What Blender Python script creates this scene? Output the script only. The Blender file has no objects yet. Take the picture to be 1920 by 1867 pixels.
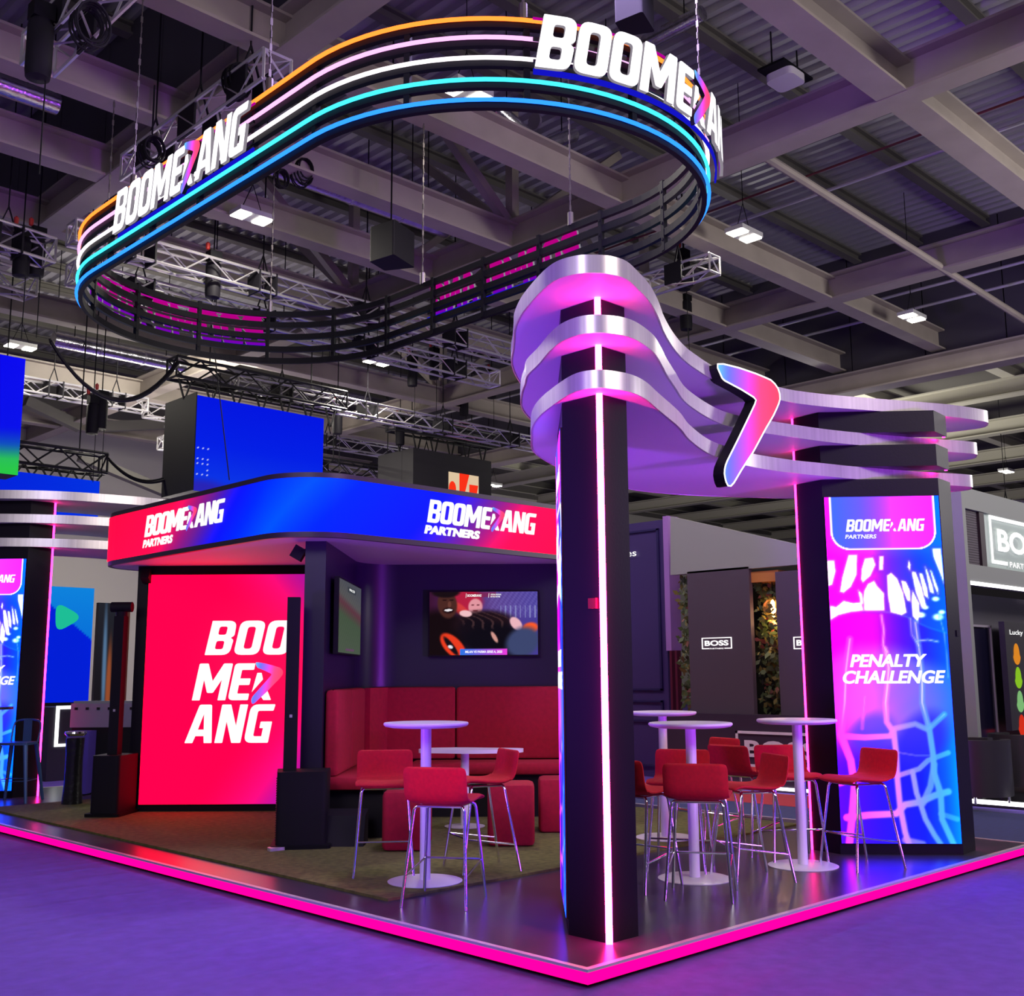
import bpy, bmesh, math, random
import numpy as np
from mathutils import Vector, Matrix
from mathutils.geometry import tessellate_polygon

# ------------------------------------------------------------------ camera, world, exposure
SC = bpy.context.scene
COL = SC.collection
W_PX, H_PX, FPX = 1920.0, 1867.0, 2060.13
YAW, PITCH, ROLL = math.radians(45.577), math.radians(9.1355), math.radians(-0.3157)
CAM = Vector((-4.287, -3.856, 1.55))
FW = Vector((math.cos(YAW)*math.cos(PITCH), math.sin(YAW)*math.cos(PITCH), math.sin(PITCH)))
_r = Vector((math.sin(YAW), -math.cos(YAW), 0)); _u = _r.cross(FW)
RT = _r*math.cos(ROLL) + _u*math.sin(ROLL)
UP = -_r*math.sin(ROLL) + _u*math.cos(ROLL)
cd = bpy.data.cameras.new('camera'); cam = bpy.data.objects.new('camera', cd); COL.objects.link(cam)
cam.matrix_world = Matrix(((RT.x, UP.x, -FW.x, CAM.x), (RT.y, UP.y, -FW.y, CAM.y), (RT.z, UP.z, -FW.z, CAM.z), (0, 0, 0, 1)))
cd.sensor_fit = 'HORIZONTAL'; cd.sensor_width = 36.0; cd.lens = FPX/W_PX*36.0
cd.clip_start = 0.05; cd.clip_end = 300
SC.camera = cam
SC.view_settings.view_transform = 'Standard'
SC.view_settings.look = 'None'
SC.view_settings.exposure = 0.0
SC.view_settings.gamma = 1.0
SC.view_settings.use_curve_mapping = False
wd = bpy.data.worlds.new('hall_air'); SC.world = wd; wd.use_nodes = True
bg = wd.node_tree.nodes['Background']
bg.inputs[0].default_value = (0.62, 0.56, 0.70, 1); bg.inputs[1].default_value = 0.12

def area_light(name, loc, target, size, power, color, size_y=None, spread=None):
    l = bpy.data.lights.new(name, 'AREA'); l.energy = power; l.color = color
    l.shape = 'RECTANGLE'; l.size = size; l.size_y = size_y or size
    if spread: l.spread = math.radians(spread)
    o = bpy.data.objects.new(name, l); COL.objects.link(o); o.location = loc
    d = Vector(target)-Vector(loc)
    o.rotation_euler = d.to_track_quat('-Z', 'Y').to_euler()
    return o
# unseen fill lights, added to set the hall's brightness and colour
area_light('added_flood_fill', (-9, -4, 7.5), (2, 3, 1), 3.0, 380, (0.80, 0.70, 1.0))
area_light('added_flood_fill', (2, -9, 7.5), (5, 1, 2), 3.0, 520, (1.0, 0.88, 0.80))
area_light('added_flood_fill', (3.2, 2.6, 8.8), (3.2, 2.6, 0), 2.0, 300, (0.66, 0.50, 1.0))
area_light('added_violet_fill', (-7, 3, 0.5), (1.6, 1.6, 3.4), 1.5, 120, (0.30, 0.05, 1.0), spread=46)  # added violet fills, no fixture there, to tint the canopy undersides
area_light('added_violet_fill', (3, -8, 0.5), (3, 2, 3.2), 1.5, 110, (0.40, 0.05, 1.0), spread=52)
area_light('added_flood_fill', (8, 19, 8.6), (9, 32, 3), 3.0, 520, (1.0, 0.95, 0.82))  # added fill to brighten the cream end wall
area_light('added_up_fill', (15, -5, 5.0), (13, 4, 12), 3.0, 680, (1.0, 0.95, 0.92))  # added upward fills, no fixture there, to brighten the roof
area_light('added_up_fill', (25, 14, 5.0), (27, 15, 11), 5.0, 1100, (1.0, 0.97, 0.84))
area_light('added_up_fill', (9, 24, 4.5), (10, 20, 11), 3.0, 260, (1.0, 0.93, 0.80))
area_light('added_up_fill', (-8, 2, 5.0), (3, 8, 11), 3.0, 62, (1.0, 0.92, 0.88))

# ------------------------------------------------------------------ pixel <-> place helpers
S2 = math.sqrt(2.0)
def ray(px, py): return (FW*FPX + RT*(px-960) - UP*(py-933.5)).normalized()
def at(px, py, z=0.1):
    d = ray(px, py); return CAM + d*((z-CAM.z)/d.z)
def atx(px, py, x): d = ray(px, py); return CAM + d*((x-CAM.x)/d.x)
def aty(px, py, y): d = ray(px, py); return CAM + d*((y-CAM.y)/d.y)
def atpl(px, py, p, n):
    d = ray(px, py); n = Vector(n); return CAM + d*((Vector(p)-CAM).dot(n)/d.dot(n))
def zat(px, py, gx, gy):
    d = ray(px, py); hd = math.hypot(gx-CAM.x, gy-CAM.y)
    return CAM.z + d.z/math.hypot(d.x, d.y)*hd
def ED(e, d, z=0.0): return Vector(((e+d)/S2, (d-e)/S2, z))

# ------------------------------------------------------------------ materials
def s2l(c):
    return tuple(((v/255.0)/12.92 if v/255.0 <= .04045 else ((v/255.0+.055)/1.055)**2.4) for v in c)
MATS = {}
def mat(name, color, rough=0.5, metal=0.0, noise=None, bump=0.0, bscale=200, coat=0.0, trans=0.0, emit=None, estr=0.0, spec=0.5):
    if name in MATS: return MATS[name]
    m = bpy.data.materials.new(name); m.use_nodes = True
    nt = m.node_tree; b = nt.nodes['Principled BSDF']
    b.inputs['Base Color'].default_value = (*color, 1); b.inputs['Roughness'].default_value = rough
    b.inputs['Metallic'].default_value = metal
    b.inputs['Specular IOR Level'].default_value = spec
    if coat: b.inputs['Coat Weight'].default_value = coat
    if trans: b.inputs['Transmission Weight'].default_value = trans
    if emit: b.inputs['Emission Color'].default_value = (*emit, 1); b.inputs['Emission Strength'].default_value = estr
    if noise:
        tc = nt.nodes.new('ShaderNodeTexCoord'); n = nt.nodes.new('ShaderNodeTexNoise'); n.inputs['Scale'].default_value = noise[0]
        n.inputs['Detail'].default_value = 4
        r = nt.nodes.new('ShaderNodeValToRGB'); k = noise[1]
        r.color_ramp.elements[0].position = .3; r.color_ramp.elements[1].position = .7
        r.color_ramp.elements[0].color = (*[c*(1-k) for c in color], 1); r.color_ramp.elements[1].color = (*[min(1, c*(1+k)) for c in color], 1)
        mp = nt.nodes.new('ShaderNodeMapping')
        if len(noise) > 2: mp.inputs['Scale'].default_value = noise[2]
        nt.links.new(tc.outputs['Object'], mp.inputs[0]); nt.links.new(mp.outputs[0], n.inputs['Vector'])
        nt.links.new(n.outputs[0], r.inputs[0]); nt.links.new(r.outputs[0], b.inputs['Base Color'])
    if bump:
        tc = nt.nodes.new('ShaderNodeTexCoord'); n = nt.nodes.new('ShaderNodeTexNoise'); n.inputs['Scale'].default_value = bscale
        bp = nt.nodes.new('ShaderNodeBump'); bp.inputs['Strength'].default_value = bump; bp.inputs['Distance'].default_value = .01
        nt.links.new(tc.outputs['Object'], n.inputs['Vector']); nt.links.new(n.outputs[0], bp.inputs['Height']); nt.links.new(bp.outputs[0], b.inputs['Normal'])
    MATS[name] = m
    return m
def glow(name, color, strength):
    if name in MATS: return MATS[name]
    m = bpy.data.materials.new(name); m.use_nodes = True; nt = m.node_tree
    nt.nodes.remove(nt.nodes['Principled BSDF'])
    e = nt.nodes.new('ShaderNodeEmission'); e.inputs[0].default_value = (*color, 1); e.inputs[1].default_value = strength
    nt.links.new(e.outputs[0], nt.nodes['Material Output'].inputs[0]); MATS[name] = m
    return m
def screen_mat(name, strength, drive=0.0):
    if name in MATS: return MATS[name]
    m = bpy.data.materials.new(name); m.use_nodes = True; nt = m.node_tree
    b = nt.nodes['Principled BSDF']; b.inputs['Base Color'].default_value = (.001, .001, .001, 1)
    a = nt.nodes.new('ShaderNodeAttribute'); a.attribute_name = 'Col'
    b.inputs['Specular IOR Level'].default_value = .03; b.inputs['Roughness'].default_value = .55
    # displays driven past the exposure: full channels emit more than the dim ones
    p = nt.nodes.new('ShaderNodeVectorMath'); p.operation = 'MULTIPLY'; nt.links.new(a.outputs['Color'], p.inputs[0]); nt.links.new(a.outputs['Color'], p.inputs[1])
    q = nt.nodes.new('ShaderNodeVectorMath'); q.operation = 'MULTIPLY_ADD'; nt.links.new(p.outputs[0], q.inputs[0]); q.inputs[1].default_value = (drive,)*3; q.inputs[2].default_value = (1, 1, 1)
    r = nt.nodes.new('ShaderNodeVectorMath'); r.operation = 'MULTIPLY'; nt.links.new(q.outputs[0], r.inputs[0]); nt.links.new(a.outputs['Color'], r.inputs[1])
    nt.links.new(r.outputs[0], b.inputs['Emission Color']); b.inputs['Emission Strength'].default_value = strength
    MATS[name] = m
    return m
BLACK = mat('black_laminate', s2l((20, 15, 28)), .42, bump=.05, bscale=60, spec=.2)
DARKW = mat('dark_violet_laminate', s2l((32, 20, 52)), .36)
DARKG = mat('dark_glossy_wall', s2l((38, 22, 58)), .33)
DECK = mat('dark_deck_laminate', s2l((62, 54, 74)), .28, noise=(3, .12), bump=.02, bscale=30)
ALU = mat('brushed_aluminium', (.80, .77, .76), .36, .75, noise=(4, .09, (10, 10, .12)))
ALUT = mat('aluminium_trim', (.66, .60, .68), .40, .45)
CHROME = mat('chrome', (.85, .85, .9), .12, 1.0)
WHITE = mat('white_powder_coat', (.80, .78, .84), .38)
SOFFIT = mat('pale_soffit', (.62, .60, .66), .55)
RED = mat('red_fabric', s2l((205, 12, 34)), .85, noise=(40, .10), bump=.3, bscale=500)
REDV = mat('red_velvet', s2l((168, 12, 46)), .9, noise=(25, .12), bump=.25, bscale=350)
GRASS = mat('artificial_grass', s2l((122, 122, 62)), .95, noise=(18, .28), bump=.9, bscale=420)
CARPET = mat('violet_carpet', s2l((106, 78, 190)), .95, noise=(9, .10), bump=.5, bscale=300)
BLK = mat('black_plastic', (.012, .011, .015), .6, spec=.15)
BLKM = mat('black_steel', (.006, .006, .008), .6, spec=.15)
STEEL = mat('painted_roof_steel', s2l((156, 146, 138)), .6, noise=(1.5, .10))
STEELD = mat('dark_roof_steel', s2l((100, 97, 92)), .6)
DECKM = mat('corrugated_roof_sheet', s2l((170, 168, 172)), .45, .2)
FARM = mat('far_roof_steel', s2l((176, 172, 158)), .6)
TRUSS = mat('truss_aluminium', (.72, .70, .70), .35, .8)
DUCT = mat('foil_duct', (.75, .74, .76), .25, 1.0, noise=(7, .2), bump=.6, bscale=18)
DWALL = mat('dark_roof_panel', s2l((70, 66, 76)), .7, noise=(.8, .08))

# ------------------------------------------------------------------ mesh helpers
class MB:
    def __init__(s): s.v = []; s.f = []; s.mi = []; s.m = 0
    def add(s, vs, fs):
        o = len(s.v); s.v += [tuple(v) for v in vs]
        for f in fs: s.f.append(tuple(i+o for i in f)); s.mi.append(s.m)
    def box(s, c, size, rz=0, axes=None):
        hx, hy, hz = size[0]/2, size[1]/2, size[2]/2; c = Vector(c)
        ax = axes or (Vector((math.cos(rz), math.sin(rz), 0)), Vector((-math.sin(rz), math.cos(rz), 0)), Vector((0, 0, 1)))
        vs = [c+ax[0]*(x*hx)+ax[1]*(y*hy)+ax[2]*(z*hz) for z in (-1, 1) for x, y in ((-1, -1), (1, -1), (1, 1), (-1, 1))]
        s.add(vs, [(0, 3, 2, 1), (4, 5, 6, 7), (0, 1, 5, 4), (1, 2, 6, 5), (2, 3, 7, 6), (3, 0, 4, 7)])
    def bb(s, a, b):
        s.box([(a[i]+b[i])/2 for i in range(3)], [abs(b[i]-a[i]) for i in range(3)])
    def bar(s, a, b, w, h=None, up=(0, 0, 1)):
        a, b = Vector(a), Vector(b); h = h or w; d = b-a; L = d.length
        if L < 1e-6: return
        d.normalize(); up = Vector(up)
        if abs(d.dot(up)) > .99: up = Vector((1, 0, 0))
        x = d.cross(up).normalized(); y = x.cross(d).normalized()
        s.box((a+b)/2, (w, L, h), axes=(x, d, y))
    def tube(s, pts, r, n=8, closed=False, caps=True):
        pts = [Vector(p) for p in pts]; m = len(pts); rr = r if isinstance(r, (list, tuple)) else [r]*m
        rings = []; prev = None
        for i in range(m):
            if closed: t = (pts[(i+1) % m]-pts[i-1])
            else: t = pts[min(i+1, m-1)]-pts[max(i-1, 0)]
            if t.length < 1e-9: t = Vector((0, 0, 1))
            t.normalize()
            if prev is None:
                a = Vector((0, 0, 1)) if abs(t.z) < .9 else Vector((1, 0, 0))
                nx = t.cross(a).normalized()
            else:
                nx = (prev - t*prev.dot(t)).normalized()
            prev = nx; ny = t.cross(nx)
            rings.append([pts[i]+(nx*math.cos(2*math.pi*k/n)+ny*math.sin(2*math.pi*k/n))*rr[i] for k in range(n)])
        vs = [v for rg in rings for v in rg]; fs = []
        for i in range(m if closed else m-1):
            j = (i+1) % m
            for k in range(n): fs.append((i*n+k, i*n+(k+1) % n, j*n+(k+1) % n, j*n+k))
        if caps and not closed: fs.append(tuple(range(n))[::-1]); fs.append(tuple((m-1)*n+k for k in range(n)))
        s.add(vs, fs)
    def lathe(s, prof, c=(0, 0, 0), n=48):
        c = Vector(c); vs = []; fs = []
        for r, z in prof:
            for k in range(n): a = 2*math.pi*k/n; vs.append(c+Vector((r*math.cos(a), r*math.sin(a), z)))
        for i in range(len(prof)-1):
            for k in range(n): fs.append((i*n+k, i*n+(k+1) % n, (i+1)*n+(k+1) % n, (i+1)*n+k))
        s.add(vs, fs)
    def prism(s, loops, mp, w0=0.0, w1=.02, sidemat=None, backmat=None):
        # loops: outer + holes as 2D lists; mp(u,v,w)->Vector
        tris = tessellate_polygon([[Vector((p[0], p[1], 0)) for p in lp] for lp in loops])
        flat = [p for lp in loops for p in lp]; n = len(flat)
        s.add([mp(p[0], p[1], w1) for p in flat], [t for t in tris])
        m0 = s.m
        if backmat is not None: s.m = backmat
        s.add([mp(p[0], p[1], w0) for p in flat], [t[::-1] for t in tris])
        if sidemat is not None: s.m = sidemat
        for lp in loops:
            k = len(lp)
            vs = [mp(p[0], p[1], w0) for p in lp]+[mp(p[0], p[1], w1) for p in lp]
            s.add(vs, [(i, (i+1) % k, k+(i+1) % k, k+i) for i in range(k)])
        s.m = m0
    def build(s, name, m, parent=None, smooth=False, loc=None, rz=0, recalc=True):
        me = bpy.data.meshes.new(name); me.from_pydata(s.v, [], s.f)
        ms = m if isinstance(m, (list, tuple)) else [m]
        for x in ms: me.materials.append(x)
        if len(ms) > 1:
            me.polygons.foreach_set('material_index', s.mi)
        if recalc:
            bm = bmesh.new(); bm.from_mesh(me); bmesh.ops.recalc_face_normals(bm, faces=bm.faces); bm.to_mesh(me); bm.free()
        if smooth:
            me.polygons.foreach_set('use_smooth', [True]*len(me.polygons))
            try: me.set_sharp_from_angle(angle=math.radians(40))
            except Exception: pass
        me.update()
        o = bpy.data.objects.new(name, me); COL.objects.link(o)
        if parent: o.parent = parent
        if loc is not None: o.location = loc; o.rotation_euler[2] = rz
        return o
def thing(name, label, cat, loc=(0, 0, 0), rz=0, group=None):
    o = bpy.data.objects.new(name, None); COL.objects.link(o); o.location = loc; o.rotation_euler = (0, 0, rz)
    o.empty_display_size = .1
    return tag(o, label, cat, group)
def tag(o, label, cat, group=None):
    o['label'] = label; o['category'] = cat
    if group: o['group'] = group
    return o
def struct(o): o['kind'] = 'structure'; return o
def child(o, parent):
    # parent keeping world placement when the parent carries a plain location / rotation
    o.parent = parent
    o.matrix_parent_inverse = (Matrix.Translation(parent.location) @ parent.rotation_euler.to_matrix().to_4x4()).inverted()
    return o
def dup(root, loc, rz, label, group=None):
    r = root.copy(); COL.objects.link(r); r.location = loc; r.rotation_euler = (0, 0, rz); r['label'] = label
    if group: r['group'] = group
    for ch in list(root.children):
        c = ch.copy(); COL.objects.link(c); c.parent = r
        for g in ch.children:
            d = g.copy(); COL.objects.link(d); d.parent = c
    return r
def rounded(pts, seg=5):
    # pts: (x,y,r)
    out = []; n = len(pts)
    for i in range(n):
        p = Vector(pts[i][:2]); r = pts[i][2] if len(pts[i]) > 2 else 0
        a = Vector(pts[i-1][:2]); b = Vector(pts[(i+1) % n][:2])
        if r <= 0: out.append((p.x, p.y)); continue
        da = (a-p); db = (b-p); la, lb = da.length, db.length; da.normalize(); db.normalize()
        ang = da.angle(db); t = min(r/math.tan(ang/2), la*.49, lb*.49)
        p0 = p+da*t; p1 = p+db*t
        for k in range(seg+1):
            q = k/seg; out.append(tuple(p0*(1-q)**2+p*2*q*(1-q)+p1*q*q))
    return out
def catmull(pts, k=6, closed=True):
    out = []; n = len(pts)
    for i in range(n if closed else n-1):
        if closed: p0, p1, p2, p3 = [Vector(pts[(i+j) % n]) for j in (-1, 0, 1, 2)]
        else: p0, p1, p2, p3 = [Vector(pts[min(max(i+j, 0), n-1)]) for j in (-1, 0, 1, 2)]
        for q in range(k):
            t = q/k
            out.append(.5*((2*p1)+(-p0+p2)*t+(2*p0-5*p1+4*p2-p3)*t*t+(-p0+3*p1-3*p2+p3)*t**3))
    if not closed: out.append(Vector(pts[-1]))
    return out
def rect(x0, y0, x1, y1, r=0): return [(x0, y0, r), (x1, y0, r), (x1, y1, r), (x0, y1, r)]
def plane_map(o, u, v, w):
    o, u, v, w = Vector(o), Vector(u), Vector(v), Vector(w)
    return lambda a, b, c: o+u*a+v*b+w*c
def sub(mp, u0, v0, sc=1.0): return lambda a, b, c: mp(u0+a*sc, v0+b*sc, c)

# colour picture on a flat or bent display: a grid of coloured cells
def picture(name, mp, w, h, nx, ny, fn, parent, strength=1.0, w_off=0.0, drive=0.0):
    us = np.linspace(0, 1, nx+1); vs = np.linspace(0, 1, ny+1)
    U, V = np.meshgrid(us, vs); c = fn(U, V)
    verts = [mp(float(U[j, i])*w, float(V[j, i])*h, w_off) for j in range(ny+1) for i in range(nx+1)]
    faces = [(j*(nx+1)+i, j*(nx+1)+i+1, (j+1)*(nx+1)+i+1, (j+1)*(nx+1)+i) for j in range(ny) for i in range(nx)]
    me = bpy.data.meshes.new(name); me.from_pydata([tuple(v) for v in verts], [], faces)
    ca = me.color_attributes.new('Col', 'FLOAT_COLOR', 'POINT')
    lin = np.where(c <= .04045, c/12.92, ((np.clip(c, 0, 1)+.055)/1.055)**2.4)
    arr = np.ones(((ny+1)*(nx+1), 4), dtype=np.float32); arr[:, :3] = lin.reshape(-1, 3)
    ca.data.foreach_set('color', arr.ravel())
    me.materials.append(screen_mat('display_%g_%g' % (strength, drive), strength, drive)); me.update()
    o = bpy.data.objects.new(name, me); COL.objects.link(o)
    if parent: o.parent = parent
    return o
def mixc(stops, t):
    # stops [(t,(r,g,b))]
    xs = [s[0] for s in stops]
    return np.stack([np.interp(t, xs, [s[1][k]/255.0 for s in stops]) for k in range(3)], -1)
def blend(c, col, m): m = np.clip(m, 0, 1)[..., None]; return c*(1-m)+np.array(col)/255.0*m
def sm(x, a, b): t = np.clip((x-a)/(b-a), 0, 1); return t*t*(3-2*t)
def segd(U, V, pl):
    d = np.full(U.shape, 1e9)
    for (x0, y0), (x1, y1) in zip(pl[:-1], pl[1:]):
        dx, dy = x1-x0, y1-y0; t = np.clip(((U-x0)*dx+(V-y0)*dy)/(dx*dx+dy*dy+1e-12), 0, 1)
        d = np.minimum(d, np.hypot(U-x0-t*dx, V-y0-t*dy))
    return d
def ell(U, V, cx, cy, rx, ry, tilt=0.0, soft=.25):
    x, y = U-cx, V-cy; c, s = math.cos(tilt), math.sin(tilt)
    a, b = x*c+y*s, -x*s+y*c
    return 1-sm(np.sqrt((a/rx)**2+(b/ry)**2), 1-soft, 1+soft)

# ------------------------------------------------------------------ lettering
GL = {
 'B': (.62, [[(0, 0, .02), (.6, 0, .2), (.62, .44, .1), (.54, .5, .02), (.62, .56, .1), (.6, 1, .2), (0, 1, .02)], rect(.21, .17, .41, .41, .06), rect(.21, .59, .41, .83, .06)]),
 'O': (.62, [rect(0, 0, .62, 1, .2), rect(.21, .18, .41, .82, .08)]),
 'M': (.86, [[(0, 0, .02), (.2, 0, .02), (.2, .56), (.35, .2, .05), (.5, .2, .05), (.66, .56), (.66, 0, .02), (.86, 0, .02), (.86, 1, .04), (.63, 1, .04), (.43, .52), (.23, 1, .04), (0, 1, .04)]]),
 'E': (.54, [[(0, 0, .14), (.52, 0, .03), (.52, .18, .03), (.21, .18, .03), (.21, .41), (.48, .41, .03), (.48, .59, .03), (.21, .59), (.21, .82, .03), (.52, .82, .03), (.52, 1, .03), (0, 1, .1)]]),
 'A': (.68, [[(0, 0, .02), (.2, 0, .02), (.24, .18), (.45, .18), (.49, 0, .02), (.69, 0, .02), (.5, 1, .06), (.19, 1, .06)], [(.27, .35), (.42, .35), (.345, .76)]]),
 'N': (.66, [[(0, 0, .02), (.2, 0, .02), (.2, .56), (.43, 0, .03), (.66, 0, .03), (.66, 1, .02), (.46, 1, .02), (.46, .44), (.23, 1, .03), (0, 1, .03)]]),
 'G': (.62, [[(0, 0, .2), (.62, 0, .03), (.62, .55, .02), (.33, .55, .02), (.33, .38, .02), (.42, .38), (.42, .17), (.21, .17, .05), (.21, .83, .05), (.6, .83, .03), (.62, 1, .03), (0, 1, .2)]]),
}
R_BITS = [[[(-.02, .22), (.02, .74, .02), (.13, .74, .02), (.2, .56)]], [[(.3, .22), (.36, .28), (.52, 0, .02), (.32, 0, .02), (.24, .1)]]]
SH = .17
CH_OUT = [(300, 150), (345, 143), (560, 195), (780, 270), (960, 345), (1040, 420), (1075, 500), (1080, 590), (1060, 660), (1000, 790), (900, 960), (750, 1240), (600, 1470), (500, 1640), (465, 1675)]
CH_IN = [(300, 200), (365, 345), (600, 470), (760, 570), (780, 600), (775, 630), (700, 790), (560, 1080), (420, 1360), (390, 1440), (385, 1520), (400, 1610), (430, 1670)]
def resample(pts, n):
    L = [0]
    for a, b in zip(pts[:-1], pts[1:]): L.append(L[-1]+math.hypot(b[0]-a[0], b[1]-a[1]))
    out = []
    for k in range(n+1):
        t = L[-1]*k/n; i = max(j for j in range(len(L)) if L[j] <= t+1e-9); i = min(i, len(pts)-2)
        q = (t-L[i])/max(1e-9, L[i+1]-L[i]); out.append((pts[i][0]+(pts[i+1][0]-pts[i][0])*q, pts[i][1]+(pts[i+1][1]-pts[i][1])*q))
    return out
CH_A = resample(CH_OUT[:8], 14)+resample(CH_OUT[7:], 22)[1:]
CH_B = resample(CH_IN[:5], 14)+resample(CH_IN[4:], 22)[1:]
CHX = [(300, (100, 205, 255)), (440, (110, 120, 250)), (620, (200, 90, 250)), (720, (255, 70, 225)), (840, (255, 75, 140)), (1080, (255, 70, 105))]
def chev_mesh(name, mp, parent, strength, thick0, thick1, side, nrow=8):
    # unit chevron: u 0..1 wide, v 0..~1.55 high ; face strip with colour ramp plus body
    me_v = []; cols = []; faces = []; n = len(CH_A)
    N = lambda p: ((p[0]-300)/780.0, (1675-p[1])/780.0)
    for i in range(n):
        for k in range(nrow+1):
            t = k/nrow; x = CH_A[i][0]*(1-t)+CH_B[i][0]*t; y = CH_A[i][1]*(1-t)+CH_B[i][1]*t
            u, v = N((x, y)); me_v.append(tuple(mp(u, v, thick1)))
            c = [np.interp(x, [s[0] for s in CHX], [s[1][j] for s in CHX]) for j in range(3)]
            cols.append((*s2l(c), 1))
    for i in range(n-1):
        for k in range(nrow): a = i*(nrow+1)+k; faces.append((a, a+1, a+nrow+2, a+nrow+1))
    me = bpy.data.meshes.new(name); me.from_pydata(me_v, [], faces)
    ca = me.color_attributes.new('Col', 'FLOAT_COLOR', 'POINT'); ca.data.foreach_set('color', np.array(cols, dtype=np.float32).ravel())
    me.materials.append(screen_mat('display_%g' % strength, strength)); me.update()
    o = bpy.data.objects.new(name, me); COL.objects.link(o)
    if parent: o.parent = parent
    body = None
    if side is not None:
        b = MB(); loop = [N(p) for p in CH_A]+[N(p) for p in CH_B[::-1]]
        b.prism([loop], mp, thick0, thick1-.002)
        body = b.build(name+'_body', side, o)
    return o
LETTER_SEQ = [('B', 0), ('O', .66), ('O', 1.32), ('M', 1.98), ('E', 2.9), ('R', 3.47), ('A', 4.06), ('N', 4.78), ('G', 5.48)]
LOGO_W = 6.1
def glyph(b, ch, mp, w0, w1, **kw):
    loops = [rounded(lp) for lp in (GL[ch][1] if ch in GL else [])]
    b.prism(loops, mp, w0, w1, **kw)
def shear(mp): return lambda a, b, c: mp(a+SH*b, b, c)
def logo(mp, size, parent, fmat, w0, w1, cstr=1.0, seq=LETTER_SEQ, prefix='lettering', separate=False, side=None, back=None):
    outs = []; mats = [fmat, side or fmat, back or side or fmat]
    b = MB()
    for ch, x in seq:
        bb_ = MB() if separate else b
        m = shear(sub(mp, x*size, 0, size))
        if ch == 'R':
            for bit in R_BITS: bb_.prism([rounded(lp) for lp in bit], m, w0, w1, sidemat=1, backmat=2)
            outs.append(chev_mesh('chevron', (lambda mm: (lambda u, v, w: mm(-.07+u*.76, -.10+v*.575, w)))(m), parent, cstr, w0, w1+.006, BLK if separate else None))
        else: glyph(bb_, ch, m, w0, w1, sidemat=1, backmat=2)
        if separate: outs.append(bb_.build('letter', mats, parent, recalc=False))
    if not separate: outs.append(b.build(prefix, mats, parent, recalc=False))
    return outs
FONT_CACHE = {}
def text2d(txt, bold=.0, spacing=1.0):
    key = (txt, bold, spacing)
    if key in FONT_CACHE: return FONT_CACHE[key]
    cu = bpy.data.curves.new('t', 'FONT'); cu.body = txt; cu.size = 1.0; cu.offset = bold; cu.space_character = spacing; cu.resolution_u = 4
    o = bpy.data.objects.new('t', cu); COL.objects.link(o)
    dg = bpy.context.evaluated_depsgraph_get(); dg.update()
    me = bpy.data.meshes.new_from_object(o.evaluated_get(dg))
    vs = [(v.co.x, v.co.y) for v in me.vertices]; fs = [tuple(p.vertices) for p in me.polygons]
    bpy.data.objects.remove(o); bpy.data.curves.remove(cu); bpy.data.meshes.remove(me)
    x0 = min(v[0] for v in vs); x1 = max(v[0] for v in vs); y0 = min(v[1] for v in vs); y1 = max(v[1] for v in vs)
    FONT_CACHE[key] = (vs, fs, x0, x1, y0, y1); return FONT_CACHE[key]
def text(b, txt, mp, width, height, w=.003, slant=0.0, bold=.02, spacing=1.0, fat=0.0):
    vs, fs, x0, x1, y0, y1 = text2d(txt, bold, spacing)
    for i, (du, dv) in enumerate(((0, 0), (-1, -.5), (1, .5), (-1, .5), (1, -.5), (0, 1), (0, -1)) if fat else ((0, 0),)):
        b.add([mp((v[0]-x0)/(x1-x0)*width+slant*(v[1]-y0)/(y1-y0)*height+du*fat, (v[1]-y0)/(y1-y0)*height+dv*fat*.6, w+i*.0004) for v in vs], fs)

GWHITE = glow('white_light_letters', (1, .97, 1), 1.6)
GWHITE1 = glow('white_screen_letters', (1, 1, 1), 1.05)
PINKSTRIP = glow('pink_neon_strip', (1.0, .012, .22), 80.0)
PINKTHIN = glow('pink_neon_line', (1.0, .012, .24), 18.0)
PINKKERB = glow('magenta_kerb_light', (1.0, .0, .19), 2.2)
WARM = glow('lamp_panel', (1.0, .95, .80), 14.0)

# ------------------------------------------------------------------ floor, hall shell
b = MB(); b.bb((-14, -14, -.1), (70, 70, 0)); fl = struct(b.build('floor', CARPET))
# soft creases in the laid carpet
_nt = CARPET.node_tree; _b = _nt.nodes['Principled BSDF']; _old = [n for n in _nt.nodes if n.type == 'BUMP'][0]
_tc = _nt.nodes.new('ShaderNodeTexCoord'); _mp = _nt.nodes.new('ShaderNodeMapping'); _mp.inputs['Rotation'].default_value = (0, 0, .55); _mp.inputs['Scale'].default_value = (.35, 2.2, 1)
_nz = _nt.nodes.new('ShaderNodeTexNoise'); _nz.inputs['Scale'].default_value = 1.6; _nz.inputs['Detail'].default_value = 1; _nz.inputs['Distortion'].default_value = .6
_b2 = _nt.nodes.new('ShaderNodeBump'); _b2.inputs['Strength'].default_value = .5; _b2.inputs['Distance'].default_value = .10
_nt.links.new(_tc.outputs['Object'], _mp.inputs[0]); _nt.links.new(_mp.outputs[0], _nz.inputs['Vector']); _nt.links.new(_nz.outputs[0], _b2.inputs['Height'])
_nt.links.new(_old.outputs[0], _b2.inputs['Normal']); _nt.links.new(_b2.outputs[0], _b.inputs['Normal'])
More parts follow.
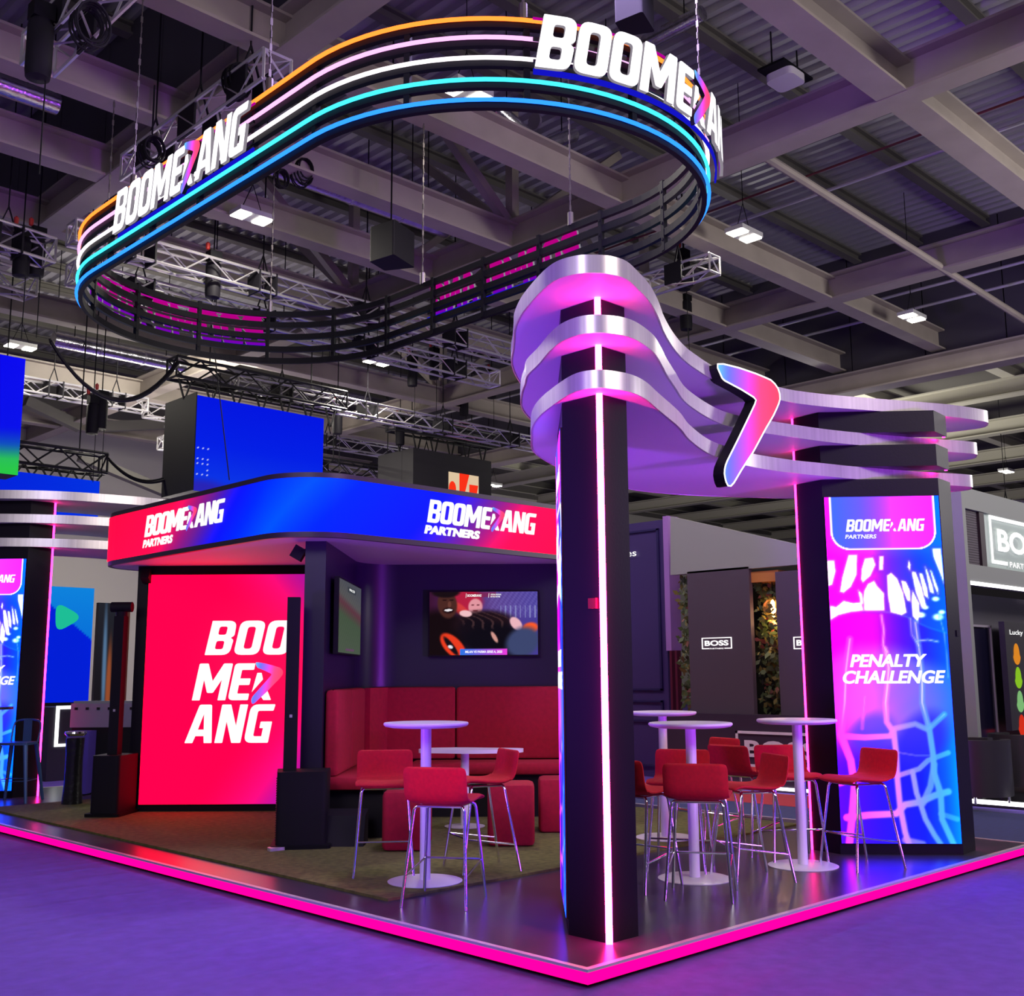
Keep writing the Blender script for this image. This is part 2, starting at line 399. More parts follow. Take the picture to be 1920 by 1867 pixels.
# aisle runners behind the booth
b = MB(); b.bb((5.9, -3, .0), (7.3, 10.5, .012)); b.bb((7.3, -3, .0), (8.42, 2.38, .012)); tag(b.build('aisle_runner', mat('blue_runner', s2l((44, 48, 104)), .7, noise=(5, .2, (1, 12, 1)))), 'dark blue runner carpet in the aisle behind the booth', 'carpet')
b = MB(); b.bb((7.32, 2.4, .0), (8.42, 10.5, .012)); tag(b.build('aisle_runner', mat('red_runner', s2l((190, 50, 66)), .8)), 'red runner carpet along the foot of the dark counter', 'carpet')

def beam(n, p0, p1, w=.36, h=.5, m=STEEL):
    b = MB(); p0, p1 = Vector(p0), Vector(p1)
    b.bar(p0+Vector((0, 0, .02)), p1+Vector((0, 0, .02)), w, .04)
    b.bar(p0+Vector((0, 0, h-.02)), p1+Vector((0, 0, h-.02)), w, .04)
    b.bar(p0+Vector((0, 0, h/2)), p1+Vector((0, 0, h/2)), .03, h-.08)
    return struct(b.build('trim_%d' % n, m))
tn = [0]
def T(): tn[0] += 1; return tn[0]
ZB = 9.0
for x in (2.45, 8.85, 15.4): beam(T(), (x, -6, ZB), (x, 34, ZB), .38, .55)
beam(T(), (20.45, -6, 8.42), (20.45, 40, 8.42), .5, .5)
for i, y in enumerate((-.2, 2.2, 6.95, 9.5, 11.7, 14.3, 19.0, 24, 29)):
    beam(T(), (-6, y, ZB+.012), (20.4, y, ZB+.012), .34 if y != 2.2 else .42, .5)
b = MB(); b.tube([(8.9, 4.55, 9.25), (20.3, 4.55, 8.9)], .07, 8); struct(b.build('trim_%d' % T(), STEEL, smooth=True))
# purlins under the sheet
for k in range(-3, 18):
    beam(T(), (-6, 4.05+1.6*k, 11.72), (20.4, 4.05+1.6*k, 11.72), .2, .22, STEELD)
# truss webs between the lower beams and the roof
for x, y in ((8.85, 9.5), (8.85, 14.3), (15.4, 11.7), (15.4, 19)):
    b = MB(); b.bar((x, y, 9.5), (x, y, 11.9), .17, .17)
    b.bar((x, y, 9.45), (x+3.0, y, 11.9), .16, .16); b.bar((x, y, 9.45), (x, y+2.9, 11.9), .16, .16)
    if x > 3: b.bar((x, y, 9.45), (x-3.0, y, 11.9), .16, .16)
    struct(b.build('trim_%d' % T(), STEEL))
# corrugated roof sheet, ribs along Y
def sheet(x0, x1, y0, y1, z, pitch=.30, dep=.09, thick=.02):
    b = MB(); prof = []; x = x0
    while x < x1:
        prof += [(x, z), (x+pitch*.35, z), (x+pitch*.5, z+dep), (x+pitch*.85, z+dep)]; x += pitch
    vs = []; fs = []
    for px, pz in prof: vs += [(px, y0, pz), (px, y1, pz)]
    for i in range(len(prof)-1): fs.append((2*i, 2*i+1, 2*i+3, 2*i+2))
    b.add(vs, fs); return b
struct(sheet(-6, 20.45, -6, 34, 11.98).build('ceiling', DECKM, recalc=False))
# dark drop walls in the roof space
def panelled(n, x, y0, y1, z0, z1, step=1.9):
    b = MB(); y = y0
    while y < y1: b.bb((x, y+.015, z0), (x+.08, min(y+step, y1)-.015, z1)); y += step
    b.bb((x+.08, y0, z0), (x+.12, y1, z1)); return struct(b.build(n, DWALL))
panelled('wall_roof_right', 20.46, -6, 40, 8.95, 12.1)
panelled('wall_roof_left', 2.75, 5.2, 24, 9.56, 11.95)
# far roof beyond the drop wall
b = MB(); b.bb((20.6, -6, 10.6), (70, 60, 10.7)); struct(b.build('ceiling_far', STEELD))
for i in range(9): beam(T(), (22.5+i*5, -6, 9.4), (22.5+i*5, 60, 9.4), .45, .5, FARM)
for i in range(16): beam(T(), (20.7, -4+i*4, 9.9), (66, -4+i*4, 9.9), .35, .4, FARM)
b = MB(); b.bb((66, -6, 0), (66.2, 60, 10.6)); struct(b.build('wall_back', mat('grey_hall_wall', s2l((110, 108, 110)), .8)))
b = MB(); b.bb((-6, 32, 0), (66, 32.2, 9.7)); struct(b.build('wall_left', mat('cream_hall_wall', s2l((196, 192, 182)), .8)))
b = MB(); b.bb((-6, 31.9, 9.7), (66, 32.1, 12)); struct(b.build('wall_left_upper', STEELD))
b = MB(); b.tube([aty(327, 860, 31.8), aty(322, 1010, 31.8)], .12, 8); struct(b.build('trim_%d' % T(), mat('downpipe', (.6, .6, .58), .5)))
for (a, c) in (((150, 855), (330, 930)), ((48, 752), (150, 800)), ((185, 800), (330, 795))):
    b = MB(); p = aty(a[0], a[1], 28); q = aty(c[0], c[1], 28); b.bar(p, q, .3, .3); struct(b.build('trim_%d' % T(), STEELD))

# ------------------------------------------------------------------ booth platform
pl = thing('platform', 'low booth platform with dark deck, metal lip and glowing magenta kerb', 'platform', (0, 0, 0))
XM, YM = 5.72, 11.3
b = MB(); b.bb((.012, .012, .03), (XM-.012, YM-.012, .1)); child(b.build('deck', DECK), pl)
b = MB(); b.bb((.06, .06, .0), (XM-.06, YM-.06, .03)); child(b.build('plinth', BLK), pl)
b = MB()
for a, c in (((0, 0, .088), (XM, .036, .103)), ((0, .036, .088), (.036, YM, .103)), ((XM-.036, .036, .088), (XM, YM, .103)), ((.036, YM-.036, .088), (XM-.036, YM, .103))): b.bb(a, c)
child(b.build('edge_trim', ALUT), pl)
b = MB()
for a, c in (((.004, .004, .030), (XM-.004, .012, .088)), ((.004, .012, .030), (.012, YM, .088)), ((XM-.012, .012, .03), (XM-.004, YM, .088))): b.bb(a, c)
child(b.build('kerb_light', PINKKERB), pl)
b = MB(); b.bb((.35, 2.05, .1), (5.35, 9.3, .118)); tag(b.build('turf_mat', GRASS), 'olive green artificial grass mat laid on the booth deck', 'artificial grass')

# ------------------------------------------------------------------ tall canopy gateway: two screen pillars, three curved plates, chevron sign
def net_screen(U, V):
    A = .33; X = U*A
    def conv(pts, sc, ox, oy):
        out = []
        for (x, y) in pts:
            x = x/sc+ox; y = y/sc+oy; k = (y-930)/651; xl = 1543+36*k; xr = 1758.5+43*k
            out.append(((x-xl)/(xr-xl)*A, 1-k))
        return out
    z8 = lambda pts: conv(pts, 4.243, 1480, 1160)
    z4 = lambda pts: conv(pts, 4.3636, 1480, 880)
    wob = .012*np.sin(V*38+U*9)+.008*np.sin(V*90-U*22)
    c = mixc([(0, (235, 25, 240)), (.30, (205, 60, 240)), (.52, (130, 75, 225)), (.78, (40, 95, 235)), (1, (0, 120, 250))], U+wob)
    # pale haze through the middle, saturated cells below
    c = blend(c, (170, 120, 225), ell(U, V, .45, .40, .55, .16, 0, .5)*.55)
    low = 1-sm(V, .20, .36)
    cells = mixc([(0, (90, 10, 235)), (.35, (40, 20, 235)), (.7, (20, 30, 235)), (.9, (10, 90, 245)), (1, (0, 140, 250))], U)
    m = (low*.93)[..., None]; c = c*(1-m)+cells*m
    c = blend(c, (45, 40, 215), ell(U, V, .72, .285, .22, .075, .15, .35)*.75); c = blend(c, (60, 60, 215), ell(U, V, .30, .31, .18, .05, .1, .4)*.5)
    # arched dome of magenta and violet under the bright band
    arch = z4([(335, 1260), (430, 1205), (560, 1180), (700, 1185), (850, 1200), (960, 1235), (1060, 1290), (1150, 1330), (1280, 1370)])
    ya = np.interp(X, [p[0] for p in arch], [p[1] for p in arch])
    dome = sm(ya-V, 0, .006)*(1-sm(ya-V, .075, .14))
    dc = mixc([(0, (215, 0, 235)), (.4, (175, 10, 225)), (.62, (90, 20, 215)), (.8, (40, 40, 210)), (1, (0, 95, 240))], U)
    m = (dome*.95)[..., None]; c = c*(1-m)+dc*m
    # bright band with tall white openings between strands
    band = sm(V-ya, 0, .004)*(1-sm(V, .80, .86))
    bc = mixc([(0, (235, 10, 240)), (.35, (210, 20, 235)), (.55, (110, 40, 215)), (.8, (25, 70, 225)), (1, (0, 105, 245))], U)
    m = (band*.9)[..., None]; c = c*(1-m)+bc*m
    opens = [[(300, 760), (360, 760), (372, 850), (345, 960), (310, 975)], [(480, 715), (548, 715), (545, 880), (500, 980), (440, 1030), (412, 1020), (430, 900)],
             [(615, 745), (680, 740), (700, 800), (660, 890), (600, 945), (585, 920), (590, 830)], [(735, 730), (765, 730), (762, 840), (735, 840)],
             [(610, 1020), (640, 960), (690, 935), (715, 980), (770, 1040), (775, 1180), (610, 1180), (600, 1090)],
             [(800, 890), (830, 870), (880, 920), (930, 1040), (955, 1200), (920, 1220), (830, 1195), (805, 1050)],
             [(915, 935), (950, 945), (985, 1020), (990, 1110), (965, 1100), (930, 1010)], [(1000, 860), (1030, 865), (1080, 990), (1115, 1140), (1080, 1160), (1035, 1040)],
             [(1062, 875), (1085, 880), (1125, 1000), (1135, 1085), (1105, 1060)], [(1108, 820), (1125, 850), (1170, 980), (1180, 1045), (1150, 1030)], [(1150, 850), (1162, 860), (1215, 1010), (1215, 1050), (1185, 980)],
             [(1005, 1020), (1060, 1130), (1060, 1200), (1050, 1280), (1010, 1230), (1000, 1120)], [(330, 1140), (380, 1150), (440, 1100), (520, 1120), (590, 1110), (600, 1180), (500, 1190), (400, 1215), (335, 1255)],
             [(560, 1010), (590, 1040), (600, 1120), (585, 1130)], [(1170, 670), (1235, 670), (1262, 960), (1235, 880), (1180, 740)], [(975, 770), (988, 800), (985, 850), (968, 820)]]
    for poly in opens:
        P = z4(poly); n = len(P); ins = np.zeros(U.shape, bool)
        x = X+.0; y = V
        for k in range(n):
            x0, y0 = P[k]; x1, y1 = P[(k+1) % n]
            if y0 == y1: continue
            cond = ((y0 > y) != (y1 > y)) & (x < (x1-x0)*(y-y0)/(y1-y0)+x0); ins ^= cond
        d = segd(X, V, P+[P[0]]); m = np.where(ins, sm(d, -.004, .004), (1-sm(d, 0, .0045))*.45)
        c = blend(c, (255, 252, 255), m)
        c = blend(c, (120, 60, 240), np.where(ins, 0, (1-sm(d, .003, .014))*.25))
    for (x, y, r) in ((1195, 1090, 10), (1075, 1222, 12), (1245, 1200, 9), (1215, 1240, 14), (1110, 1160, 9)):
        p = z4([(x, y)])[0]; c = blend(c, (220, 235, 255), ell(X, V, p[0], p[1], r/950, r/1900*1.3, 0, .5)*.8)
    # strands of the net
    lines = [([(760, 270), (790, 420), (780, 560), (765, 700), (775, 850), (830, 930), (850, 1100), (860, 1300), (880, 1500), (920, 1700), (950, 1790)], 1, .0095),
             ([(1000, 60), (1035, 300), (1055, 500), (1055, 700), (1110, 900), (1140, 1100), (1150, 1250), (1200, 1400), (1210, 1600), (1300, 1790)], 1, .0095),
             ([(730, 0), (750, 120), (745, 240), (780, 300)], .9, .006), ([(480, 190), (450, 430), (440, 700), (410, 950), (490, 1150), (520, 1350), (500, 1600), (480, 1790)], 1, .011), ([(960, 30), (975, 160), (1030, 250)], .7, .006),
             ([(420, 960), (600, 970), (800, 960), (840, 900), (1000, 865), (1100, 910), (1230, 790)], .95, .009), ([(1010, 210), (1100, 200), (1180, 215)], .9, .005), ([(1190, 0), (1230, 150), (1250, 330), (1260, 500)], .5, .004),
             ([(400, 1330), (560, 1290), (800, 1260), (870, 1265), (1030, 1215), (1100, 1150), (1260, 1090)], .9, .008), ([(850, 1085), (1000, 1110), (1110, 1110)], .45, .003),
             ([(460, 1590), (640, 1570), (850, 1560), (920, 1490), (1040, 1470), (1150, 1420), (1260, 1390)], 1, .0105),
             ([(980, 1240), (1010, 1400), (1040, 1480), (1080, 1600), (1150, 1720), (1200, 1790)], 1, .0085), ([(1150, 1180), (1120, 1350), (1060, 1480)], .9, .010), ([(1150, 1180), (1180, 1420)], .6, .006), ([(1200, 1560), (1330, 1600)], .7, .008), ([(600, 650), (580, 900)], .4, .006), ([(920, 1760), (1060, 1790)], .8, .01)]
    for pl_, a_, w in lines:
        d = segd(X, V, z8(pl_))
        lc = mixc([(0, (250, 70, 245)), (.3, (215, 105, 240)), (.55, (165, 130, 240)), (.85, (80, 150, 250)), (1, (60, 170, 255))], U)
        up = sm(V, .30, .42); m = (1-sm(d, w*.55, w*1.25))*a_*(1-.40*up)
        c = c*(1-m[..., None])+lc*m[..., None]
        c = blend(c, (235, 210, 255), (1-sm(d, 0, w*.45))*a_*.55*up)
    # plaque at the top
    cr = .05; dx = np.maximum(np.abs(U-.5)*A-(.445*A-cr), 0); dy = np.maximum(.845+cr-V, 0); dd = np.hypot(dx, dy)
    pc = mixc([(0, (60, 110, 225)), (.3, (105, 95, 230)), (.6, (185, 65, 230)), (1, (245, 45, 230))], U)
    me_ = (1-sm(dd, cr+.0035, cr+.0055))[..., None]; c = c*(1-me_)+np.array((1, .85, 1))*me_
    mc_ = (1-sm(dd, cr-.001, cr+.001))[..., None]; c = c*(1-mc_)+pc*mc_
    return np.clip(c, 0, 1)
def pillar(name_parent, tip_poly, scr_a, scr_b, z0s, z1s, strips, nrm, parent, nx=110, ny=330, strength=1.0):
    # tip_poly: closed plan polygon ; screen between plan points a (left as seen) and b
    b = MB(); b.prism([[(p[0], p[1]) for p in tip_poly]], lambda u, v, w: Vector((u, v, w)), .1, 3.18)
    p = b.build('pillar', BLACK, parent)
    b = MB(); b.prism([[(q[0], q[1]) for q in tip_poly]], lambda u, v, w: Vector((u, v, w)), 3.29, 3.476)
    b.prism([[(q[0], q[1]) for q in tip_poly]], lambda u, v, w: Vector((u, v, w)), 3.585, 3.77)
    b.build('pillar_block', BLACK, p)
    a, c = Vector((*scr_a, 0)), Vector((*scr_b, 0)); u = (c-a).normalized(); L = (c-a).length
    n = Vector(nrm).normalized(); off = .012
    a = a + u*off + n*.012
    mp = plane_map((a.x, a.y, z0s), u, (0, 0, 1), n); Ws = L-2*off; Hs = z1s-z0s
    b = MB(); b.box(mp(Ws/2, Hs/2, -.006), (Ws+.01, .012, Hs+.01), axes=(u, n, Vector((0, 0, 1)))); 
    fr = b.build('screen', BLK, p)
    pic = picture('screen_picture', mp, Ws, Hs, nx, ny, net_screen, fr, strength, .002, drive=6.0)
    b = MB(); sw = Ws*.675; sz = sw/LOGO_W
    for ch, x in LETTER_SEQ:
        m = shear(sub(mp, Ws*.175+x*sz, Hs*.895, sz))
        if ch == 'R':
            for bit in R_BITS: b.prism([rounded(lp) for lp in bit], m, .003, .005)
        else: glyph(b, ch, m, .003, .005)
    text(b, 'PARTNERS', sub(mp, Ws*.165, Hs*.874), Ws*.27, Hs*.0125, .004, .2, .03)
    text(b, 'PENALTY', sub(mp, Ws*.15, Hs*.497), Ws*.63, Hs*.036, .004, .25, .02, fat=.0032)
    text(b, 'CHALLENGE', sub(mp, Ws*.07, Hs*.449), Ws*.86, Hs*.037, .004, .25, .02, fat=.0032)
    b.build('screen_lettering', GWHITE1, fr, recalc=False)
    for (sx, sy, sw_, sm_) in strips:
        s = MB()
        for za, zb in ((.1, 3.18), (3.29, 3.476), (3.585, 3.77)):
            s.box((sx, sy, (za+zb)/2), (sw_, sw_, zb-za), math.radians(45))
        s.build('light_strip', sm_, p)
    return p
gate = thing('canopy_gateway', 'gateway of two screen pillars under three wavy silver canopy plates at the front corner', 'canopy', (0, 0, 0))
P1 = [(.49, .28), (.74, .28), (1.43, .97), (1.43, 1.24), (1.15, 1.24), (.49, .58)]
zs0 = zat(1690, 1581, 4.4, .53); zs1 = zat(1650, 931, 4.4, .53)
pillar('near', P1, (1.15, 1.24), (.49, .58), zs0, zs1, [(.487, .277, .036, PINKSTRIP)], (-1, 1, 0), gate, 30, 90)
P2 = [(4.13, 1.18), (4.08, .90), (4.73, .175), (5.02, .20)]
pillar('right', P2, (4.08, .90), (4.73, .175), zs0, zs1, [(4.128, 1.185, .014, PINKTHIN), (5.036, .235, .02, PINKTHIN)], (-.69, -.62, 0), gate)
LOW = [(.43, .53), (.35, .32), (.38, .20), (.47, .15), (.60, .13), (.78, .17), (1.06, .29), (1.55, .50), (1.9, .68), (2.34, .86), (2.66, .94), (3.06, .97), (3.35, .945), (3.66, .88), (4.0, .77), (4.25, .69), (4.85, .44), (5.33, .2), (5.46, .2), (5.55, .34), (5.35, .85), (4.82, 1.58), (4.41, 1.88), (3.94, 2.15), (3.6, 2.28), (3.25, 2.33), (2.8, 2.31), (2.3, 2.16), (1.8, 1.95), (1.4, 1.72), (1.06, 1.40), (.82, 1.15), (.62, .88)]
MID = [(.37, .56), (.28, .38), (.255, .23), (.29, .14), (.37, .08), (.48, .05), (.62, .07), (.85, .15), (1.11, .29), (1.3, .40), (1.6, .56), (2.03, .78), (2.62, .965), (3.01, 1.0), (3.4, .92), (4.05, .75), (4.81, .43), (5.35, .16), (5.52, .16), (5.64, .32), (5.45, .9), (4.9, 1.65), (4.45, 1.97), (3.9, 2.27), (3.3, 2.43), (2.7, 2.38), (2.2, 2.2), (1.7, 1.98), (1.27, 1.70), (.95, 1.38), (.8, 1.2), (.66, 1.04), (.52, .8)]
TOP = [(.24, .57), (.13, .35), (.09, .21), (.11, .09), (.17, .02), (.25, -.03), (.37, -.04), (.55, .02), (.77, .11), (1.03, .25), (1.31, .42), (1.65, .60), (1.95, .73), (2.2, .81), (2.56, .9), (3.0, .94), (3.46, .89), (3.7, .84), (4.05, .70), (4.6, .42), (5.06, .19), (5.43, .07), (5.6, .07), (5.73, .25), (5.5, .95), (4.95, 1.7), (4.5, 2.05), (3.9, 2.37), (3.3, 2.52), (2.7, 2.47), (2.1, 2.27), (1.6, 2.02), (1.15, 1.68), (.85, 1.36), (.70, 1.2), (.55, 1.04), (.38, .81)]
def plate(outline, z, parent, xf=lambda p: p):
    pts = [xf((p.x, p.y)) for p in catmull([Vector((x, y)) for x, y in outline], 6)]
    pts2 = [(p[0], p[1]) for p in pts]
    c = (sum(p[0] for p in pts2)/len(pts2), sum(p[1] for p in pts2)/len(pts2))
    b = MB(); b.prism([pts2], lambda u, v, w: Vector((u, v, w)), z+.004, z+.104)
    o = b.build('canopy_plate', SOFFIT, parent)
    n = len(pts2); inner = []
    for i in range(n):
        a = Vector(pts2[i-1]); d = Vector(pts2[(i+1) % n])-a; d.normalize()
        nv = Vector((d.y, -d.x))
        inner.append(nv)
    area = sum(pts2[i-1][0]*pts2[i][1]-pts2[i][0]*pts2[i-1][1] for i in range(n)); sg = 1 if area > 0 else -1
    e = MB(); outp = [(pts2[i][0]+inner[i].x*.006*sg, pts2[i][1]+inner[i].y*.006*sg) for i in range(n)]
    vs = []; fs = []
    for i in range(n): vs += [(*outp[i], z), (*outp[i], z+.109), (*pts2[i], z+.109), (*pts2[i], z)]
    for i in range(n):
        j = (i+1) % n
        for k in range(4): fs.append((4*i+k, 4*j+k, 4*j+(k+1) % 4, 4*i+(k+1) % 4))
    e.add(vs, fs); e.build('edge_band', ALU, o, smooth=True)
    return o
for ol, z in ((LOW, 3.18), (MID, 3.476), (TOP, 3.77)): plate(ol, z, gate)
# chevron sign on the canopy edge
cy_ = .80
def chev_pix(u, v, w):
    x = 1300+(300+u*780)/6.669; y = 660+(1675-v*780)/6.669
    p = aty(x, y, cy_); return Vector((p.x, cy_-w, p.z))
_p00, _p10, _p01 = chev_pix(0, 0, 0), chev_pix(1, 0, 0), chev_pix(0, 1.95, 0)
cs = chev_mesh('chevron_sign', chev_pix, gate, 1.15, -.085, .0, None)
b = MB(); NN = lambda p: ((p[0]-300)/780.0, (1675-p[1])/780.0)
loop = [NN(p) for p in CH_A]+[NN(p) for p in CH_B[::-1]]
b.prism([loop], chev_pix, -.10, -.003); b.build('chevron_body', BLK, cs)
b = MB(); pts = [chev_pix(*p, .003) for p in loop]; b.tube(pts, .006, 6, closed=True); b.build('chevron_rim', glow('white_rim', (1, 1, 1), 1.6), cs)
b = MB(); b.box((.45, .40, 2.0), (.03, .02, .07)); b.v = []; b.f = []; b.mi = []
pp = atx(1112, 1131, .482); b.box(pp, (.02, .06, .06)); b.build('call_point', mat('call_point_red', s2l((150, 20, 30)), .4), gate)
b = MB(); pp = Vector((4.93, .19, zat(1795, 1187, 4.93, .2))); b.box(pp, (.05, .02, .05)); b.build('sensor', BLK, gate)

# second gateway at the far left end of the platform
gate2 = thing('canopy_gateway', 'matching screen pillar and wavy silver canopy at the far left end of the booth', 'canopy', (0, 0, 0))
P3 = [(1.31, 10.29), (1.01, 10.29), (.35, 10.95), (.35, 11.22), (.62, 11.22)]
pillar('left', P3, (.35, 10.95), (1.01, 10.29), zs0, zs1, [(1.315, 10.285, .018, PINKTHIN)], (-1, -1, 0), gate2)
def xf2(dx): return lambda p: (5.72-p[0]+dx-.02, 11.25-p[1]+dx)
OL = [(.05, 11.25), (.35, 10.85), (.8, 10.42), (1.3, 10.10), (1.85, 9.92), (2.5, 9.82), (3.2, 9.95), (4.0, 10.3), (4.7, 10.7), (5.2, 10.75), (5.35, 10.95), (5.0, 11.15), (4.0, 11.2), (3.0, 11.15), (2.0, 11.1), (1.2, 11.3), (.5, 11.55), (.1, 11.5)]
for z, d in ((3.18, 0), (3.476, -.06), (3.77, -.12)): plate([(p[0]+d*.5, p[1]+d) for p in OL], z, gate2)

# ------------------------------------------------------------------ neon ring sign
ring = thing('ring_sign', 'suspended oval ring sign with five neon tubes and glowing white BOOMERANG letters', 'hanging sign', (0, 0, 0))
RX0, RX1, RY0, RY1, RR = .56, 4.72, 1.42, 9.78, 2.08
def ring_pt(s, off=0.0):
    # s in metres along the loop, starting at (RX0, RY1-RR) going -Y ; returns point and outward normal
    L1 = RY1-RY0-2*RR; A = math.pi*RR; tot = 2*L1+2*A; s = s % tot; cx = (RX0+RX1)/2
    if s < L1: p = Vector((RX0, RY1-RR-s, 0)); n = Vector((-1, 0, 0))
    elif s < L1+A:
        a = (s-L1)/RR; n = Vector((-math.cos(a), -math.sin(a), 0)); p = Vector((cx, RY0+RR, 0))+n*RR
    elif s < 2*L1+A: p = Vector((RX1, RY0+RR+(s-L1-A), 0)); n = Vector((1, 0, 0))
    else:
        a = (s-2*L1-A)/RR; n = Vector((math.cos(a), math.sin(a), 0)); p = Vector((cx, RY1-RR, 0))+n*RR
    return p+n*off, n
RL1 = RY1-RY0-2*RR; RA = math.pi*RR; RTOT = 2*RL1+2*RA
ZR = [6.69, 6.53, 6.355, 6.17, 6.0]
NEON = [((1.0, .16, .02), 3.0), ((1.0, .42, .95), 1.6), ((1.0, .9, .95), 2.2), ((.05, .75, 1.0), 1.7), ((.02, .20, 1.0), 2.2)]
NR = 150
for i, z in enumerate(ZR):
    b = MB(); pr = []
    vs = []; fs = []
    for k in range(NR):
        p, n = ring_pt(RTOT*k/NR)
        for (o, dz) in ((.0, -.058), (.0, .02), (-.05, .02), (-.05, -.058)): vs.append(p+n*o+Vector((0, 0, z+dz)))
    for k in range(NR):
        for q in range(4): fs.append((4*k+q, 4*((k+1) % NR)+q, 4*((k+1) % NR)+(q+1) % 4, 4*k+(q+1) % 4))
    b.add(vs, fs); rail = b.build('rail', BLKM, ring)
    b = MB(); b.tube([ring_pt(RTOT*k/NR, .022)[0]+Vector((0, 0, z)) for k in range(NR)], .017, 8, closed=True)
    b.build('neon_tube', glow('neon_%d' % i, *NEON[i]), rail, smooth=True)
npost = 22
for k in range(npost):
    p, n = ring_pt(RTOT*(k+.35)/npost, -.03); t = Vector((-n.y, n.x, 0))
    b = MB(); b.box(p+Vector((0, 0, 6.345)), (.05, .05, .78), axes=(t, n, Vector((0, 0, 1))))
    for z in (6.08, 6.26, 6.44, 6.61): b.box(p-n*.028+Vector((0, 0, z)), (.022, .008, .022), axes=(t, n, Vector((0, 0, 1))))
    b.build('post', BLKM, ring)
def ring_map(s0, off):
    def f(u, v, w):
        p, n = ring_pt(s0+u, off+w); return p+Vector((0, 0, v))
    return f
LBODY = mat('letter_body', (.02, .015, .02), .5)
LSIDE = glow('letter_side_glow', (.95, .85, 1.0), .28)
LBACK = glow('letter_back_magenta', (.85, .0, .55), .55)
LBACK2 = glow('letter_back_violet', (.35, .0, .75), .6)
LBACKG = glow('letter_back_glow', (.6, 0, .6), .55)
_nt = LBACKG.node_tree; _g = _nt.nodes.new('ShaderNodeNewGeometry'); _sx = _nt.nodes.new('ShaderNodeSeparateXYZ'); _mr = _nt.nodes.new('ShaderNodeMapRange'); _cr = _nt.nodes.new('ShaderNodeValToRGB')
_mr.inputs[1].default_value = 6.38; _mr.inputs[2].default_value = 6.46; _cr.color_ramp.elements[0].color = (.33, 0, .80, 1); _cr.color_ramp.elements[1].color = (.85, 0, .40, 1)
_nt.links.new(_g.outputs['Position'], _sx.inputs[0]); _nt.links.new(_sx.outputs[2], _mr.inputs[0]); _nt.links.new(_mr.outputs[0], _cr.inputs[0]); _nt.links.new(_cr.outputs[0], _nt.nodes['Emission'].inputs[0])
y_a = atx(207, 400, .45).y; s_a = RY1-RR-y_a
wl = (atx(207, 400, .45).y-atx(475, 240, .45).y)*.945
sA = wl/(LOGO_W+SH)
for s0 in (s_a+.03, RL1+.974*RR, RL1+RA+.72, 2*RL1+RA+RR*.974):
    off = .09 if s0 in (s_a+.03, RL1+RA+.72) else .16
    mpz = ring_map(s0, off)
    msc = lambda a, b_, c, mpz=mpz: mpz(a, 6.215+b_*(.50/sA), c)
    outs = logo(lambda a, b_, c, mpz=mpz: mpz(a, 6.215+b_*(.455/sA), c), sA, ring, GWHITE, -.032, .0, 1.2, separate=True, side=LSIDE, back=LBACKG)
    # slim carrier bars behind the letters
    for z0_, z1_, mm in ((6.655, 6.67, LBACK), (6.47, 6.50, LBODY), (6.28, 6.31, LBODY)):
        b = MB(); vs = []; fs = []; K = 24
        for k in range(K+1):
            for (w_, z_) in ((-.055, z0_), (-.055, z1_), (-.07, z1_), (-.07, z0_)): vs.append(mpz(wl*k/K, z_, w_))
        for k in range(K):
            for q in range(4): fs.append((4*k+q, 4*k+4+q, 4*k+4+(q+1) % 4, 4*k+(q+1) % 4))
        b.add(vs, fs); b.build('backing_bar', mm, ring)
    b = MB(); vs = []; fs = []; K = 24
    for k in range(K+1):
        for (w_, z_) in ((-.06, 6.19), (-.06, 6.235), (-.075, 6.235), (-.075, 6.19)): vs.append(mpz(wl*k/K, z_, w_))
    for k in range(K):
        for q in range(4): fs.append((4*k+q, 4*k+4+q, 4*k+4+(q+1) % 4, 4*k+(q+1) % 4))
    b.add(vs, fs); b.build('tube_lit_ledge', glow('ledge_tube_glow', (.01, .01, .8), .7), ring)  # ledge emits blue in place of light caught from the neon tube
def chain(b, p, q, r=.012):
    p, q = Vector(p), Vector(q); b.tube([p, q], r*.55, 5)
    n = min(40, max(4, int((q-p).length/.12)))
    for k in range(n): c = p.lerp(q, (k+.5)/n); b.box(c, (r*2.2 if k % 2 else r*.8, r*.8 if k % 2 else r*2.2, .07))
for k in range(8):
    s = RTOT*(k+.3)/8; p, n = ring_pt(s, -.03)
    b = MB(); chain(b, (p.x, p.y, 6.73), (p.x, p.y, 9.0 if k % 2 else 9.0)); b.tube([(p.x, p.y, 6.7), (p.x, p.y, 6.86)], .035, 8); b.build('suspension_chain', mat('chain_steel', (.2, .18, .18), .4, .8), ring)

